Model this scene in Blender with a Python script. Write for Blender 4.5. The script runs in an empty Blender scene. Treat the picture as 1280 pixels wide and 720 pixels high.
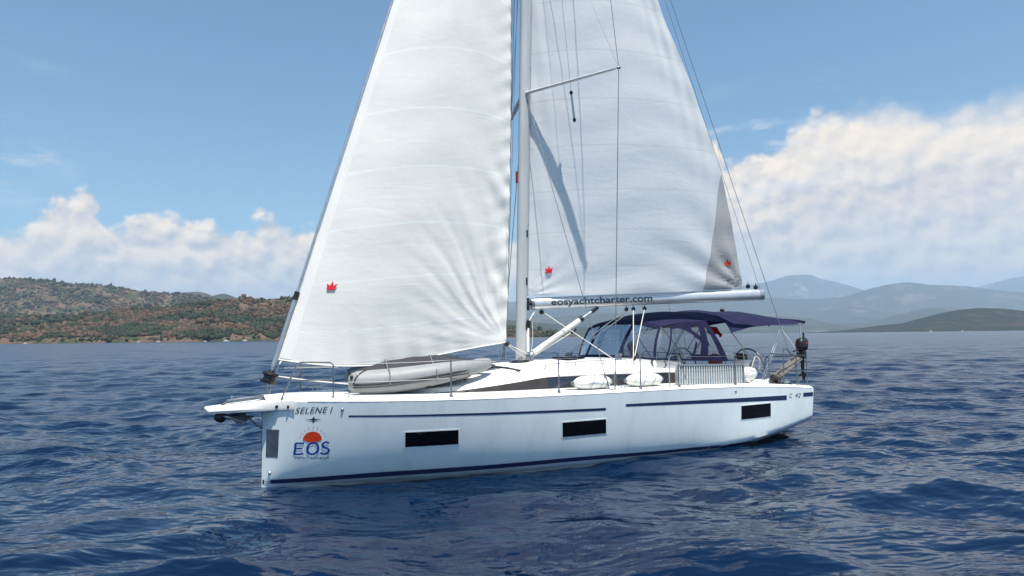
import bpy, bmesh, math, random
import numpy as np
from mathutils import Vector, Matrix, Euler

R = math.radians
rng = np.random.default_rng(7)
random.seed(7)
SC = bpy.context.scene
COL = SC.collection

# ------------------------------------------------------------------ camera
CAM_H = 2.42
PITCH = R(3.8138)
ROLL = R(0.7)
fwd = Vector((0, math.cos(PITCH), math.sin(PITCH)))
up0 = Vector((0, -math.sin(PITCH), math.cos(PITCH)))
rt0 = Vector((1, 0, 0))
rt = rt0 * math.cos(ROLL) - up0 * math.sin(ROLL)
up = rt0 * math.sin(ROLL) + up0 * math.cos(ROLL)
cam_data = bpy.data.cameras.new('camera')
cam = bpy.data.objects.new('camera', cam_data)
COL.objects.link(cam)
cam.matrix_world = Matrix(((rt.x, up.x, -fwd.x, 0), (rt.y, up.y, -fwd.y, 0), (rt.z, up.z, -fwd.z, CAM_H), (0, 0, 0, 1)))
cam_data.sensor_width = 36
cam_data.lens = 25.3125
cam_data.clip_start = 0.1
cam_data.clip_end = 90000
SC.camera = cam

# ------------------------------------------------------------------ boat pose and sun direction
YAW = R(33)
BO = Vector((-4.1437, 12.1029, 0.0))
SUN_LOCAL = Vector((0.23, 1.64, -4.41)).normalized()       # the way the light travels, in the boat's own axes
SUN_DIR = Matrix.Rotation(YAW, 3, 'Z') @ SUN_LOCAL
SUN_EL = math.asin(-SUN_DIR.z)
SUN_ROT = math.atan2(-SUN_DIR.x, -SUN_DIR.y)

sun_d = bpy.data.lights.new('sun', 'SUN')
sun_d.energy = 5.0
sun_d.angle = R(0.55)
sun_d.color = (1.0, 0.95, 0.87)
sun = bpy.data.objects.new('sun', sun_d)
COL.objects.link(sun)
sun.rotation_euler = SUN_DIR.to_track_quat('-Z', 'Y').to_euler()
sun.location = (0, 0, 60)

SC.view_settings.view_transform = 'Standard'
SC.view_settings.look = 'None'
SC.view_settings.gamma = 1
SC.view_settings.exposure = 0.55
SC.view_settings.use_curve_mapping = False
SC.render.engine = 'CYCLES'
SC.cycles.max_bounces = 8
SC.cycles.diffuse_bounces = 3
SC.cycles.glossy_bounces = 4
SC.cycles.transmission_bounces = 4
SC.cycles.transparent_max_bounces = 12
SC.cycles.volume_bounces = 1
SC.cycles.use_denoising = True
SC.cycles.sample_clamp_indirect = 6.0
SC.cycles.caustics_reflective = False
SC.cycles.caustics_refractive = False

# ------------------------------------------------------------------ node helpers
class NT:
    """small expression helper for node trees"""
    def __init__(self, tree):
        self.t = tree
    def n(self, kind, **kw):
        nd = self.t.nodes.new(kind)
        for k, v in kw.items():
            setattr(nd, k, v)
        return nd
    def link(self, a, b):
        self.t.links.new(a, b)
    def put(self, sock, v):
        if isinstance(v, bpy.types.NodeSocket):
            self.t.links.new(v, sock)
        else:
            sock.default_value = v
    def m(self, op, a, b=None, c=None, clamp=False):
        nd = self.n('ShaderNodeMath', operation=op, use_clamp=clamp)
        self.put(nd.inputs[0], a)
        if b is not None: self.put(nd.inputs[1], b)
        if c is not None: self.put(nd.inputs[2], c)
        return nd.outputs[0]
    def vec(self, x, y, z=0.0):
        nd = self.n('ShaderNodeCombineXYZ')
        for i, v in enumerate((x, y, z)): self.put(nd.inputs[i], v)
        return nd.outputs[0]
    def noise(self, v, scale, detail=4, rough=0.5, dist=0.0):
        nd = self.n('ShaderNodeTexNoise')
        if v is not None: self.put(nd.inputs['Vector'], v)
        nd.inputs['Scale'].default_value = scale
        nd.inputs['Detail'].default_value = detail
        nd.inputs['Roughness'].default_value = rough
        nd.inputs['Distortion'].default_value = dist
        return nd.outputs[0]
    def ramp(self, v, lo, hi, a=0.0, b=1.0, smooth=True):
        nd = self.n('ShaderNodeMapRange', clamp=True)
        nd.interpolation_type = 'SMOOTHSTEP' if smooth else 'LINEAR'
        for i, q in enumerate((v, lo, hi, a, b)): self.put(nd.inputs[i], q)
        return nd.outputs[0]
    def mix(self, f, a, b):
        nd = self.n('ShaderNodeMix', data_type='RGBA')
        self.put(nd.inputs[0], f)
        for s, v in ((nd.inputs[6], a), (nd.inputs[7], b)):
            if isinstance(v, tuple): v = (*v, 1.0) if len(v) == 3 else v
            self.put(s, v)
        return nd.outputs[2]
    def bump(self, h, strength, dist, normal=None):
        nd = self.n('ShaderNodeBump')
        nd.inputs['Strength'].default_value = strength
        nd.inputs['Distance'].default_value = dist
        self.put(nd.inputs['Height'], h)
        if normal is not None: self.put(nd.inputs['Normal'], normal)
        return nd.outputs[0]

# ------------------------------------------------------------------ world: clear summer sky with two cumulus banks near the horizon
W = bpy.data.worlds.new('World')
SC.world = W
W.use_nodes = True
W.node_tree.nodes.clear()
wn = NT(W.node_tree)
sky = wn.n('ShaderNodeTexSky', sky_type='NISHITA')
sky.sun_disc = False
sky.sun_elevation = SUN_EL
sky.sun_rotation = SUN_ROT
sky.altitude = 0
sky.air_density = 1.0
sky.dust_density = 1.0
sky.ozone_density = 1.6
tc = wn.n('ShaderNodeTexCoord')
sep = wn.n('ShaderNodeSeparateXYZ')
wn.link(tc.outputs['Generated'], sep.inputs[0])
AZ = wn.m('ARCTAN2', sep.outputs[0], sep.outputs[1])
EL = wn.m('ARCSINE', sep.outputs[2])

def float_curve(v, lo, hi, pts, vlo, vhi):
    t = wn.ramp(v, lo, hi, smooth=False)
    nd = wn.n('ShaderNodeFloatCurve')
    cv = nd.mapping.curves[0]
    ps = [((a - lo) / (hi - lo), (e - vlo) / (vhi - vlo)) for a, e in pts]
    cv.points[0].location = ps[0]
    cv.points[1].location = ps[-1]
    for p in ps[1:-1]: cv.points.new(*p)
    for p in cv.points: p.handle_type = 'AUTO_CLAMPED'
    nd.mapping.update()
    nd.inputs[0].default_value = 1.0
    wn.link(t, nd.inputs[1])
    return wn.m('MULTIPLY_ADD', nd.outputs[0], vhi - vlo, vlo)

def ae(pts):       # (bearing offset, height) pairs given as tangent*900
    return [(math.atan(x / 900), math.atan(y / 900 * math.cos(math.atan(x / 900)))) for x, y in pts]
top_pts = ae([(-1500, 60), (-1100, 120), (-800, 80), (-640, 143), (-615, 143), (-596, 160), (-576, 182), (-550, 190), (-528, 186), (-518, 166), (-500, 150), (-475, 154), (-450, 166), (-438, 163), (-405, 145), (-380, 142), (-320, 143), (-308, 150), (-290, 143), (-200, 135), (-60, 120),
              (120, 150), (215, 215), (238, 240), (256, 246), (266, 236), (272, 216), (288, 220), (318, 232), (352, 250), (372, 268), (410, 282), (460, 292), (530, 296), (590, 302), (640, 314), (760, 340), (900, 310), (1200, 160), (1600, 90)])
WARP = wn.noise(wn.vec(AZ, EL, 3.1), 38, 3, 0.55)
WARP2 = wn.noise(wn.vec(AZ, EL, 9.7), 90, 3, 0.6)
azw = wn.m('ADD', AZ, wn.m('MULTIPLY_ADD', WARP, 0.030, -0.015))
TOP = float_curve(azw, -1.1, 1.1, top_pts, 0.0, 0.36)

def cloud_field(dx, dy):
    a = wn.m('ADD', AZ, dx) if dx else AZ
    e = wn.m('ADD', EL, dy) if dy else EL
    v = wn.vec(wn.m('MULTIPLY', a, 1.0), wn.m('MULTIPLY', e, 1.25), 0.4)
    big = wn.noise(v, 13, 5, 0.52, 0.2)
    vo = wn.n('ShaderNodeTexVoronoi', feature='SMOOTH_F1')
    vo.inputs['Scale'].default_value = 27
    vo.inputs['Smoothness'].default_value = 0.35
    vo.inputs['Detail'].default_value = 2.0
    vo.inputs['Roughness'].default_value = 0.55
    wn.link(wn.n('ShaderNodeVectorMath', operation='ADD').outputs[0], vo.inputs['Vector'])
    add = vo.inputs['Vector'].links[0].from_node
    wn.put(add.inputs[0], v)
    off = wn.vec(wn.m('MULTIPLY_ADD', WARP2, 0.016, -0.008), wn.m('MULTIPLY_ADD', WARP, 0.016, -0.008))
    wn.put(add.inputs[1], off)
    puff = wn.m('SUBTRACT', 0.75, vo.outputs['Distance'])
    return wn.m('ADD', wn.m('MULTIPLY', big, 1.25), wn.m('MULTIPLY', puff, 0.62))
F0 = cloud_field(0, 0)
F1 = cloud_field(-0.007, 0.011)
below = wn.m('SUBTRACT', TOP, EL)                     # depth below the bank's upper edge
dens = wn.m('ADD', wn.m('DIVIDE', below, 0.020), wn.m('MULTIPLY', wn.m('MULTIPLY_ADD', F0, 3.0, -1.4), wn.ramp(AZ, 0.26, 0.44, 0.68, 0.45)))
SOFT = wn.ramp(AZ, 0.36, 0.56, 0.9, 2.6)               # the right bank frays into an anvil
alpha = wn.ramp(dens, 0.0, SOFT)
# gaps low in the bank, where blue haze shows between the layers
lowv = wn.vec(wn.m('MULTIPLY', AZ, 0.45), wn.m('MULTIPLY', EL, 1.9), 5.0)
layer = wn.noise(lowv, 17, 6, 0.55)
deep = wn.ramp(below, 0.05, 0.15)
thick = wn.m('MULTIPLY', wn.ramp(AZ, 0.22, 0.32), wn.ramp(below, 0.25, 0.17))
gap = wn.m('MULTIPLY', wn.m('MULTIPLY', deep, wn.ramp(layer, 0.42, 0.62, 0.70, 0.10)), wn.m('MULTIPLY_ADD', thick, -0.9, 1.0))
alpha = wn.m('MULTIPLY', alpha, wn.m('SUBTRACT', 1.0, gap))
# loose wisps above
wv = wn.vec(wn.m('MULTIPLY', AZ, 0.6), wn.m('MULTIPLY', EL, 2.2), 8.0)
wis = wn.noise(wv, 13, 7, 0.6, 0.3)
band = wn.m('MULTIPLY', wn.ramp(EL, 0.14, 0.2), wn.ramp(EL, 0.34, 0.24))
side = wn.m('MAXIMUM', wn.ramp(AZ, -0.53, -0.61), wn.m('MULTIPLY', wn.ramp(AZ, 0.24, 0.29), wn.ramp(AZ, 0.5, 0.36)))
wisp = wn.m('MULTIPLY', wn.m('MULTIPLY', wn.ramp(wis, 0.5, 0.66), band), wn.m('MULTIPLY', side, 0.7))
light = wn.m('MULTIPLY_ADD', wn.m('SUBTRACT', F0, F1), 1.7, 0.62, clamp=True)
edge = wn.ramp(below, 0.16, 0.0, 0.30, 1.0)
lit = wn.m('MULTIPLY', light, wn.m('MULTIPLY_ADD', edge, 0.65, 0.35), clamp=True)
anvil = wn.m('MULTIPLY', wn.ramp(AZ, 0.30, 0.48), wn.ramp(below, 0.10, 0.03))
lit = wn.m('ADD', wn.m('MULTIPLY', lit, wn.m('MULTIPLY_ADD', anvil, -0.75, 1.0)), wn.m('MULTIPLY', anvil, 0.62), clamp=True)
ccol = wn.mix(lit, (4.3, 4.15, 4.2), (8.9, 7.5, 5.7))
hor = wn.ramp(EL, 0.16, 0.0)
skyt = wn.n('ShaderNodeMix', data_type='RGBA', blend_type='MULTIPLY')
skyt.inputs[0].default_value = 1.0
wn.link(sky.outputs[0], skyt.inputs[6])
skyt.inputs[7].default_value = (0.70, 0.93, 0.97, 1)
c1 = wn.mix(wn.m('MULTIPLY', alpha, 0.93), skyt.outputs[2], ccol)
c2 = wn.mix(wisp, c1, (6.0, 6.0, 6.1))
bg = wn.n('ShaderNodeBackground')
bg.inputs['Strength'].default_value = 0.1
wn.link(c2, bg.inputs['Color'])
wo = wn.n('ShaderNodeOutputWorld')
wn.link(bg.outputs[0], wo.inputs['Surface'])
W.cycles.sampling_method = 'MANUAL'
W.cycles.sample_map_resolution = 1024

# ------------------------------------------------------------------ general helpers
def tag(o, label=None, cat=None, group=None, kind=None):
    if label: o['label'] = label
    if cat: o['category'] = cat
    if group: o['group'] = group
    if kind: o['kind'] = kind
    return o

def pchip(xs, ys, x):
    """monotone cubic through points"""
    xs = np.asarray(xs, float); ys = np.asarray(ys, float)
    h = np.diff(xs); d = np.diff(ys) / h
    m = np.zeros_like(xs)
    m[0], m[-1] = d[0], d[-1]
    for i in range(1, len(xs) - 1):
        if d[i - 1] * d[i] > 0:
            w1, w2 = 2 * h[i] + h[i - 1], h[i] + 2 * h[i - 1]
            m[i] = (w1 + w2) / (w1 / d[i - 1] + w2 / d[i])
    x = np.clip(np.asarray(x, float), xs[0], xs[-1])
    i = np.clip(np.searchsorted(xs, x) - 1, 0, len(xs) - 2)
    t = (x - xs[i]) / h[i]
    return ((1 + 2 * t) * (1 - t) ** 2 * ys[i] + t * (1 - t) ** 2 * h[i] * m[i] + t * t * (3 - 2 * t) * ys[i + 1] + t * t * (t - 1) * h[i] * m[i + 1])

class MB:
    """collects pieces of one mesh"""
    def __init__(self):
        self.v = []; self.f = []; self.uv = None
    def add(self, vs, fs):
        b = len(self.v)
        self.v.extend([tuple(map(float, p)) for p in vs])
        self.f.extend([tuple(b + i for i in q) for q in fs])
        return self
    def box(self, c, size, rot=None, taper=1.0):
        hx, hy, hz = size[0] / 2, size[1] / 2, size[2] / 2
        vs = []
        for sz in (-1, 1):
            k = taper if sz > 0 else 1.0
            for sx, sy in ((-1, -1), (1, -1), (1, 1), (-1, 1)):
                vs.append(Vector((sx * hx * k, sy * hy * k, sz * hz)))
        if rot is not None:
            mt = rot if isinstance(rot, Matrix) else Euler(rot).to_matrix()
            vs = [mt @ p for p in vs]
        vs = [p + Vector(c) for p in vs]
        return self.add(vs, [(3, 2, 1, 0), (4, 5, 6, 7), (0, 1, 5, 4), (1, 2, 6, 5), (2, 3, 7, 6), (3, 0, 4, 7)])
    def rbox(self, c, size, r, rot=None):
        """box with chamfered vertical and horizontal edges"""
        hx, hy, hz = [s / 2 for s in size]
        rings = []
        for z, k in ((-hz, r), (-hz + r, 0), (hz - r, 0), (hz, r)):
            ax, ay = hx - k, hy - k
            q = r
            rings.append([(ax - q, -ay, z), (ax, -ay + q, z), (ax, ay - q, z), (ax - q, ay, z), (-ax + q, ay, z), (-ax, ay - q, z), (-ax, -ay + q, z), (-ax + q, -ay, z)])
        mt = Matrix.Identity(3) if rot is None else (rot if isinstance(rot, Matrix) else Euler(rot).to_matrix())
        rings = [[mt @ Vector(p) + Vector(c) for p in rr] for rr in rings]
        return self.loft(rings, closed=True, caps=True)
    def loft(self, rings, closed=True, caps=False):
        n = len(rings[0]); b = len(self.v)
        for rr in rings: self.v.extend([tuple(map(float, p)) for p in rr])
        for i in range(len(rings) - 1):
            for j in range(n if closed else n - 1):
                k = (j + 1) % n
                self.f.append((b + i * n + j, b + i * n + k, b + (i + 1) * n + k, b + (i + 1) * n + j))
        if caps:
            self.f.append(tuple(b + j for j in reversed(range(n))))
            self.f.append(tuple(b + (len(rings) - 1) * n + j for j in range(n)))
        return self
    def tube(self, pts, r, n=8, caps=True, flat=None):
        """round (or flattened) tube along a path; r is a number or one number per point"""
        P = [Vector(p) for p in pts]
        rs = list(r) if hasattr(r, '__len__') else [r] * len(P)
        T = []
        for i in range(len(P)):
            a = P[max(i - 1, 0)]; c = P[min(i + 1, len(P) - 1)]
            d = (c - a)
            T.append(d.normalized() if d.length > 1e-9 else Vector((0, 0, 1)))
        ref = Vector((0, 0, 1)) if abs(T[0].z) < 0.9 else Vector((1, 0, 0))
        U = T[0].cross(ref).normalized()
        rings = []
        for i in range(len(P)):
            U = (U - T[i] * U.dot(T[i])).normalized()
            V = T[i].cross(U)
            rings.append([P[i] + (U * math.cos(2 * math.pi * k / n) + V * math.sin(2 * math.pi * k / n) * (flat or 1.0)) * rs[i] for k in range(n)])
        return self.loft(rings, True, caps)
    def lathe(self, base, axis, prof, n=14):
        """prof: (distance along axis, radius)"""
        ax = Vector(axis).normalized()
        return self.tube([Vector(base) + ax * d for d, _ in prof], [max(r, 1e-4) for _, r in prof], n)
    def torus(self, c, normal, Rr, r, n=36, m=8, a0=0, a1=2 * math.pi):
        nn = Vector(normal).normalized()
        U = nn.cross(Vector((0, 0, 1)) if abs(nn.z) < 0.9 else Vector((1, 0, 0))).normalized(); V = nn.cross(U)
        full = abs(a1 - a0 - 2 * math.pi) < 1e-6
        rings = []
        for i in range(n + (0 if full else 1)):
            a = a0 + (a1 - a0) * i / n
            d = U * math.cos(a) + V * math.sin(a)
            rings.append([Vector(c) + d * (Rr + r * math.cos(2 * math.pi * k / m)) + nn * r * math.sin(2 * math.pi * k / m) for k in range(m)])
        if full: rings.append(rings[0])
        return self.loft(rings, True, not full)
    def ball(self, c, rad, nu=14, nv=9):
        rx, ry, rz = rad if hasattr(rad, '__len__') else (rad,) * 3
        rings = []
        for i in range(nv + 1):
            t = -math.pi / 2 + math.pi * i / nv
            k = max(math.cos(t), 1e-3)
            rings.append([(c[0] + rx * k * math.cos(2 * math.pi * j / nu), c[1] + ry * k * math.sin(2 * math.pi * j / nu), c[2] + rz * math.sin(t)) for j in range(nu)])
        return self.loft(rings, True, True)
    def grid(self, G, uv=True):
        """G: rows of points"""
        n = len(G[0]); self.loft(G, False, False)
        if uv: self.uv = [(j / (n - 1), i / (len(G) - 1)) for i in range(len(G)) for j in range(n)]
        return self
    def ngon(self, pts):
        return self.add(pts, [tuple(range(len(pts)))])
    def prism(self, pts, d):
        """closed outline pushed along d"""
        n = len(pts); q = [Vector(p) + Vector(d) for p in pts]
        return self.add(list(pts) + q, [tuple(reversed(range(n))), tuple(n + i for i in range(n))] + [(i, (i + 1) % n, n + (i + 1) % n, n + i) for i in range(n)])
    def build(self, name, mat, parent=None, smooth=35, off=None, sharp=True):
        me = bpy.data.meshes.new(name)
        vs = self.v
        if off is None and parent is not None and 'origin' in parent: off = parent['origin']
        if off is not None: vs = [(p[0] - off[0], p[1] - off[1], p[2] - off[2]) for p in vs]
        me.from_pydata(vs, [], self.f)
        if self.uv is not None:
            lay = me.uv_layers.new(name='UVMap')
            idx = np.zeros(len(me.loops), dtype=np.int32); me.loops.foreach_get('vertex_index', idx)
            lay.data.foreach_set('uv', np.asarray(self.uv, dtype=np.float32)[idx].ravel())
        if smooth:
            me.shade_smooth()
            if smooth < 180: me.set_sharp_from_angle(angle=R(smooth))
        me.validate()
        if mat is not None: me.materials.append(mat)
        o = bpy.data.objects.new(name, me)
        COL.objects.link(o)
        if parent is not None: o.parent = parent
        return o

ORIG = {}
def boat_thing(name, label, cat, base=(0, 0, 0), group=None):
    """an Empty on the yacht at 'base' (yacht axes); its parts are given in yacht axes too"""
    o = bpy.data.objects.new(name, None)
    COL.objects.link(o)
    o.empty_display_size = 0.2
    o.location = BO + Matrix.Rotation(YAW, 3, 'Z') @ Vector(base)
    o.rotation_euler = (0, 0, YAW)
    tag(o, label, cat, group)
    ORIG[o.name] = base
    return o
def part(mb, name, mat, parent, smooth=35):
    """a part of a thing on the yacht (or a sub-part when parent is a part)"""
    top = parent
    while top.parent is not None: top = top.parent
    return mb.build(name, mat, parent, smooth, off=ORIG[top.name])

# ------------------------------------------------------------------ materials
def base_mat(name):
    m = bpy.data.materials.new(name); m.use_nodes = True
    t = m.node_tree
    p = t.nodes['Principled BSDF']
    return m, NT(t), p
def simple(name, col, rough=0.5, metal=0.0, var=0.06, scale=6.0, bump=0.0, coat=0.0, spec=0.5, stretch=(1, 1, 1)):
    m, n, p = base_mat(name)
    c = n.n('ShaderNodeTexCoord')
    mp = n.n('ShaderNodeMapping'); mp.inputs['Scale'].default_value = stretch
    n.link(c.outputs['Object'], mp.inputs[0])
    no = n.noise(mp.outputs[0], scale, 6, 0.6)
    lo = tuple(x * (1 - var) for x in col); hi = tuple(min(1, x * (1 + var)) for x in col)
    n.put(p.inputs['Base Color'], n.mix(n.ramp(no, 0.3, 0.7), lo, hi))
    n.put(p.inputs['Roughness'], n.ramp(no, 0.2, 0.8, max(rough - 0.07, 0.02), min(rough + 0.07, 1)))
    p.inputs['Metallic'].default_value = metal
    p.inputs['Specular IOR Level'].default_value = spec
    p.inputs['Coat Weight'].default_value = coat
    p.inputs['Coat Roughness'].default_value = 0.06
    if bump: n.put(p.inputs['Normal'], n.bump(no, 0.5, bump))
    return m

M = {}
M['gelcoat'] = simple('hull_gelcoat', (0.83, 0.885, 0.875), 0.30, var=0.045, scale=2.2, coat=0.2, stretch=(1, 1, 0.35))  # white hull; slight cyan tint paints in light thrown up by the water
M['deck'] = simple('deck_white', (0.80, 0.785, 0.74), 0.5, var=0.04, scale=2.5, bump=0.0008)
M['roof'] = simple('coachroof_white', (0.81, 0.795, 0.75), 0.42, var=0.04, scale=2.0)
M['navy'] = simple('navy_stripe', (0.012, 0.022, 0.085), 0.55, var=0.1)
M['black'] = simple('black_plastic', (0.012, 0.012, 0.014), 0.38, var=0.2, scale=20)
M['window'] = simple('smoked_window', (0.004, 0.004, 0.005), 0.12, var=0.1, spec=0.25)
M['band'] = simple('window_band', (0.040, 0.033, 0.031), 0.35, var=0.12, scale=5)
M['glass'] = simple('band_glass', (0.018, 0.024, 0.036), 0.05, var=0.1, spec=0.7)
M['mast'] = simple('mast_anodised', (0.50, 0.505, 0.50), 0.36, metal=0.25, var=0.06, scale=4, stretch=(1, 1, 0.2))
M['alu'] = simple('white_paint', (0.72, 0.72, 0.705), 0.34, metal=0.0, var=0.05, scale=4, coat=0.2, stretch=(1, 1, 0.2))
M['boom'] = simple('boom_metal', (0.62, 0.63, 0.64), 0.34, metal=0.55, var=0.05, scale=4)
M['anod'] = simple('grey_anodised', (0.45, 0.47, 0.49), 0.32, metal=0.7, var=0.08)
M['steel'] = simple('stainless_steel', (0.58, 0.59, 0.60), 0.22, metal=1.0, var=0.08, scale=12)
M['steel_dark'] = simple('weathered_steel', (0.26, 0.27, 0.29), 0.36, metal=0.9, var=0.15, scale=12)
M['wire'] = simple('rigging_wire', (0.22, 0.225, 0.235), 0.45, metal=0.5, var=0.1)
M['rope'] = simple('white_rope', (0.70, 0.68, 0.60), 0.8, var=0.15, scale=60)
M['rope_grey'] = simple('grey_rope', (0.16, 0.17, 0.18), 0.8, var=0.2, scale=60)
M['foam'] = simple('fender_white', (0.80, 0.79, 0.75), 0.5, var=0.05, scale=8)
M['tube'] = simple('inflatable_grey', (0.25, 0.258, 0.26), 0.55, var=0.06, scale=5)
M['bottom'] = simple('dinghy_bottom', (0.018, 0.018, 0.026), 0.55, var=0.25, scale=6)
M['red'] = simple('red_cloth', (0.62, 0.015, 0.02), 0.75, var=0.15, scale=14)
M['maroon'] = simple('maroon_cover', (0.24, 0.02, 0.025), 0.7, var=0.2, scale=14)
M['logo_red'] = simple('emblem_red', (0.66, 0.012, 0.02), 0.5, var=0.05)
M['logo_orange'] = simple('emblem_orange', (0.72, 0.055, 0.008), 0.45, var=0.05)
M['logo_blue'] = simple('emblem_blue', (0.008, 0.06, 0.33), 0.4, var=0.05)
M['letters'] = simple('dark_lettering', (0.03, 0.038, 0.055), 0.5, var=0.1)
M['plank'] = simple('weathered_plank', (0.11, 0.10, 0.09), 0.7, var=0.2, scale=5, stretch=(1, 8, 8))
M['wheel'] = simple('wheel_leather', (0.10, 0.105, 0.115), 0.4, var=0.15, scale=20)
M['gangway'] = simple('gangway_grey', (0.17, 0.22, 0.25), 0.5, var=0.12)
M['patch'] = simple('pale_sticker', (0.83, 0.83, 0.81), 0.3, var=0.03, scale=2)

def fabric(name, col, through=0.15, weave=260):
    m, n, p = base_mat(name)
    c = n.n('ShaderNodeTexCoord')
    no = n.noise(c.outputs['Object'], 3.5, 6, 0.6)
    cc = n.mix(n.ramp(no, 0.3, 0.7), tuple(x * 0.85 for x in col), tuple(x * 1.15 for x in col))
    n.put(p.inputs['Base Color'], cc)
    p.inputs['Roughness'].default_value = 0.85
    p.inputs['Specular IOR Level'].default_value = 0.2
    b = n.bump(no, 0.35, 0.03)
    n.put(p.inputs['Normal'], b)
    tr = n.n('ShaderNodeBsdfTranslucent'); n.put(tr.inputs[0], cc); n.put(tr.inputs[1], b)
    mx = n.n('ShaderNodeMixShader'); mx.inputs[0].default_value = through
    n.link(p.outputs[0], mx.inputs[1]); n.link(tr.outputs[0], mx.inputs[2])
    n.link(mx.outputs[0], m.node_tree.nodes['Material Output'].inputs[0])
    return m
M['flag'] = fabric('flag_cloth_red', (0.78, 0.02, 0.025), 0.4)
M['canvas'] = fabric('navy_canvas', (0.0125, 0.0135, 0.048), 0.06)

def clear_vinyl():
    m, n, p = base_mat('clear_vinyl')
    t = n.n('ShaderNodeBsdfTransparent'); t.inputs[0].default_value = (0.66, 0.67, 0.70, 1)
    g = n.n('ShaderNodeBsdfGlossy'); g.inputs[0].default_value = (0.9, 0.92, 0.95, 1); g.inputs[1].default_value = 0.12
    d = n.n('ShaderNodeBsdfDiffuse'); d.inputs[0].default_value = (0.5, 0.5, 0.55, 1)
    c = n.n('ShaderNodeTexCoord')
    n.put(g.inputs['Normal'], n.bump(n.noise(c.outputs['Object'], 2.5, 3, 0.5), 0.3, 0.04))
    fr = n.n('ShaderNodeFresnel'); fr.inputs[0].default_value = 1.5
    a = n.n('ShaderNodeMixShader'); n.put(a.inputs[0], n.m('MULTIPLY', fr.outputs[0], 0.55)); n.link(t.outputs[0], a.inputs[1]); n.link(g.outputs[0], a.inputs[2])
    b = n.n('ShaderNodeMixShader'); b.inputs[0].default_value = 0.03; n.link(a.outputs[0], b.inputs[1]); n.link(d.outputs[0], b.inputs[2])
    n.link(b.outputs[0], m.node_tree.nodes['Material Output'].inputs[0])
    return m
M['vinyl'] = clear_vinyl()

def sail_mat(name, col, seams, seam_dark, wrinkle, through=0.5, tcol=(0.80, 0.83, 0.86), uscale=5.0, vscale=14.0, bow=0.0):
    """woven sailcloth: light passes through it; seams across the panels; creases as bump"""
    m, n, p = base_mat(name)
    c = n.n('ShaderNodeTexCoord')
    s = n.n('ShaderNodeSeparateXYZ'); n.link(c.outputs['UV'], s.inputs[0])
    u, v = s.outputs[0], s.outputs[1]
    uc = n.m('SUBTRACT', u, 0.5)
    vv = n.m('ADD', v, n.m('MULTIPLY', n.m('MULTIPLY', uc, uc), bow))
    ph = n.m('FRACT', n.m('MULTIPLY', vv, seams))
    line = n.m('MULTIPLY', n.ramp(ph, 0.0, 0.012), n.ramp(ph, 0.05, 0.035))
    uvv = n.vec(n.m('MULTIPLY', u, uscale), n.m('MULTIPLY', v, vscale))
    fine = n.noise(uvv, 5.5, 8, 0.62, 0.6)
    cre = n.noise(n.vec(n.m('MULTIPLY', u, uscale * 0.45), n.m('MULTIPLY', v, vscale * 1.5)), 2.3, 6, 0.6, 1.2)
    mott = n.ramp(fine, 0.3, 0.7)
    cc = n.mix(mott, tuple(x * 0.985 for x in col), col)
    cc = n.mix(n.m('MULTIPLY', line, abs(seam_dark)), cc, tuple(min(1, x * (0.8 if seam_dark > 0 else 1.12)) for x in col))
    tt = n.mix(mott, tuple(x * 0.975 for x in tcol), tcol)
    tt = n.mix(n.m('MULTIPLY', line, abs(seam_dark)), tt, tuple(min(1, x * (0.82 if seam_dark > 0 else 1.12)) for x in tcol))
    h = n.m('ADD', n.m('MULTIPLY', fine, 0.35), n.m('MULTIPLY', cre, 0.65))
    b = n.bump(h, wrinkle, 0.05)
    p.inputs['Roughness'].default_value = 0.55
    p.inputs['Specular IOR Level'].default_value = 0.3
    n.put(p.inputs['Base Color'], cc); n.put(p.inputs['Normal'], b)
    tr = n.n('ShaderNodeBsdfTranslucent'); n.put(tr.inputs[0], tt); n.put(tr.inputs[1], b)
    mx = n.n('ShaderNodeMixShader'); mx.inputs[0].default_value = through
    n.link(p.outputs[0], mx.inputs[1]); n.link(tr.outputs[0], mx.inputs[2])
    n.link(mx.outputs[0], m.node_tree.nodes['Material Output'].inputs[0])
    return m
M['jib'] = sail_mat('jib_cloth', (0.95, 0.925, 0.85), 13, -0.9, 0.20, 0.32, (0.96, 0.93, 0.86), 4.0, 14.0, 0.05)
M['main'] = sail_mat('mainsail_cloth', (0.84, 0.85, 0.84), 14, 0.45, 0.22, 0.38, (0.82, 0.84, 0.85), 5.0, 14.0, 0.02)
M['leech'] = sail_mat('reinforced_cloth', (0.47, 0.475, 0.48), 14, 0.3, 0.35, 0.30, (0.42, 0.44, 0.45), 5.0, 14.0)
M['luff'] = sail_mat('luff_cloth', (0.94, 0.93, 0.90), 15, 0.0, 0.2, 0.3, (0.96, 0.93, 0.86))

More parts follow.
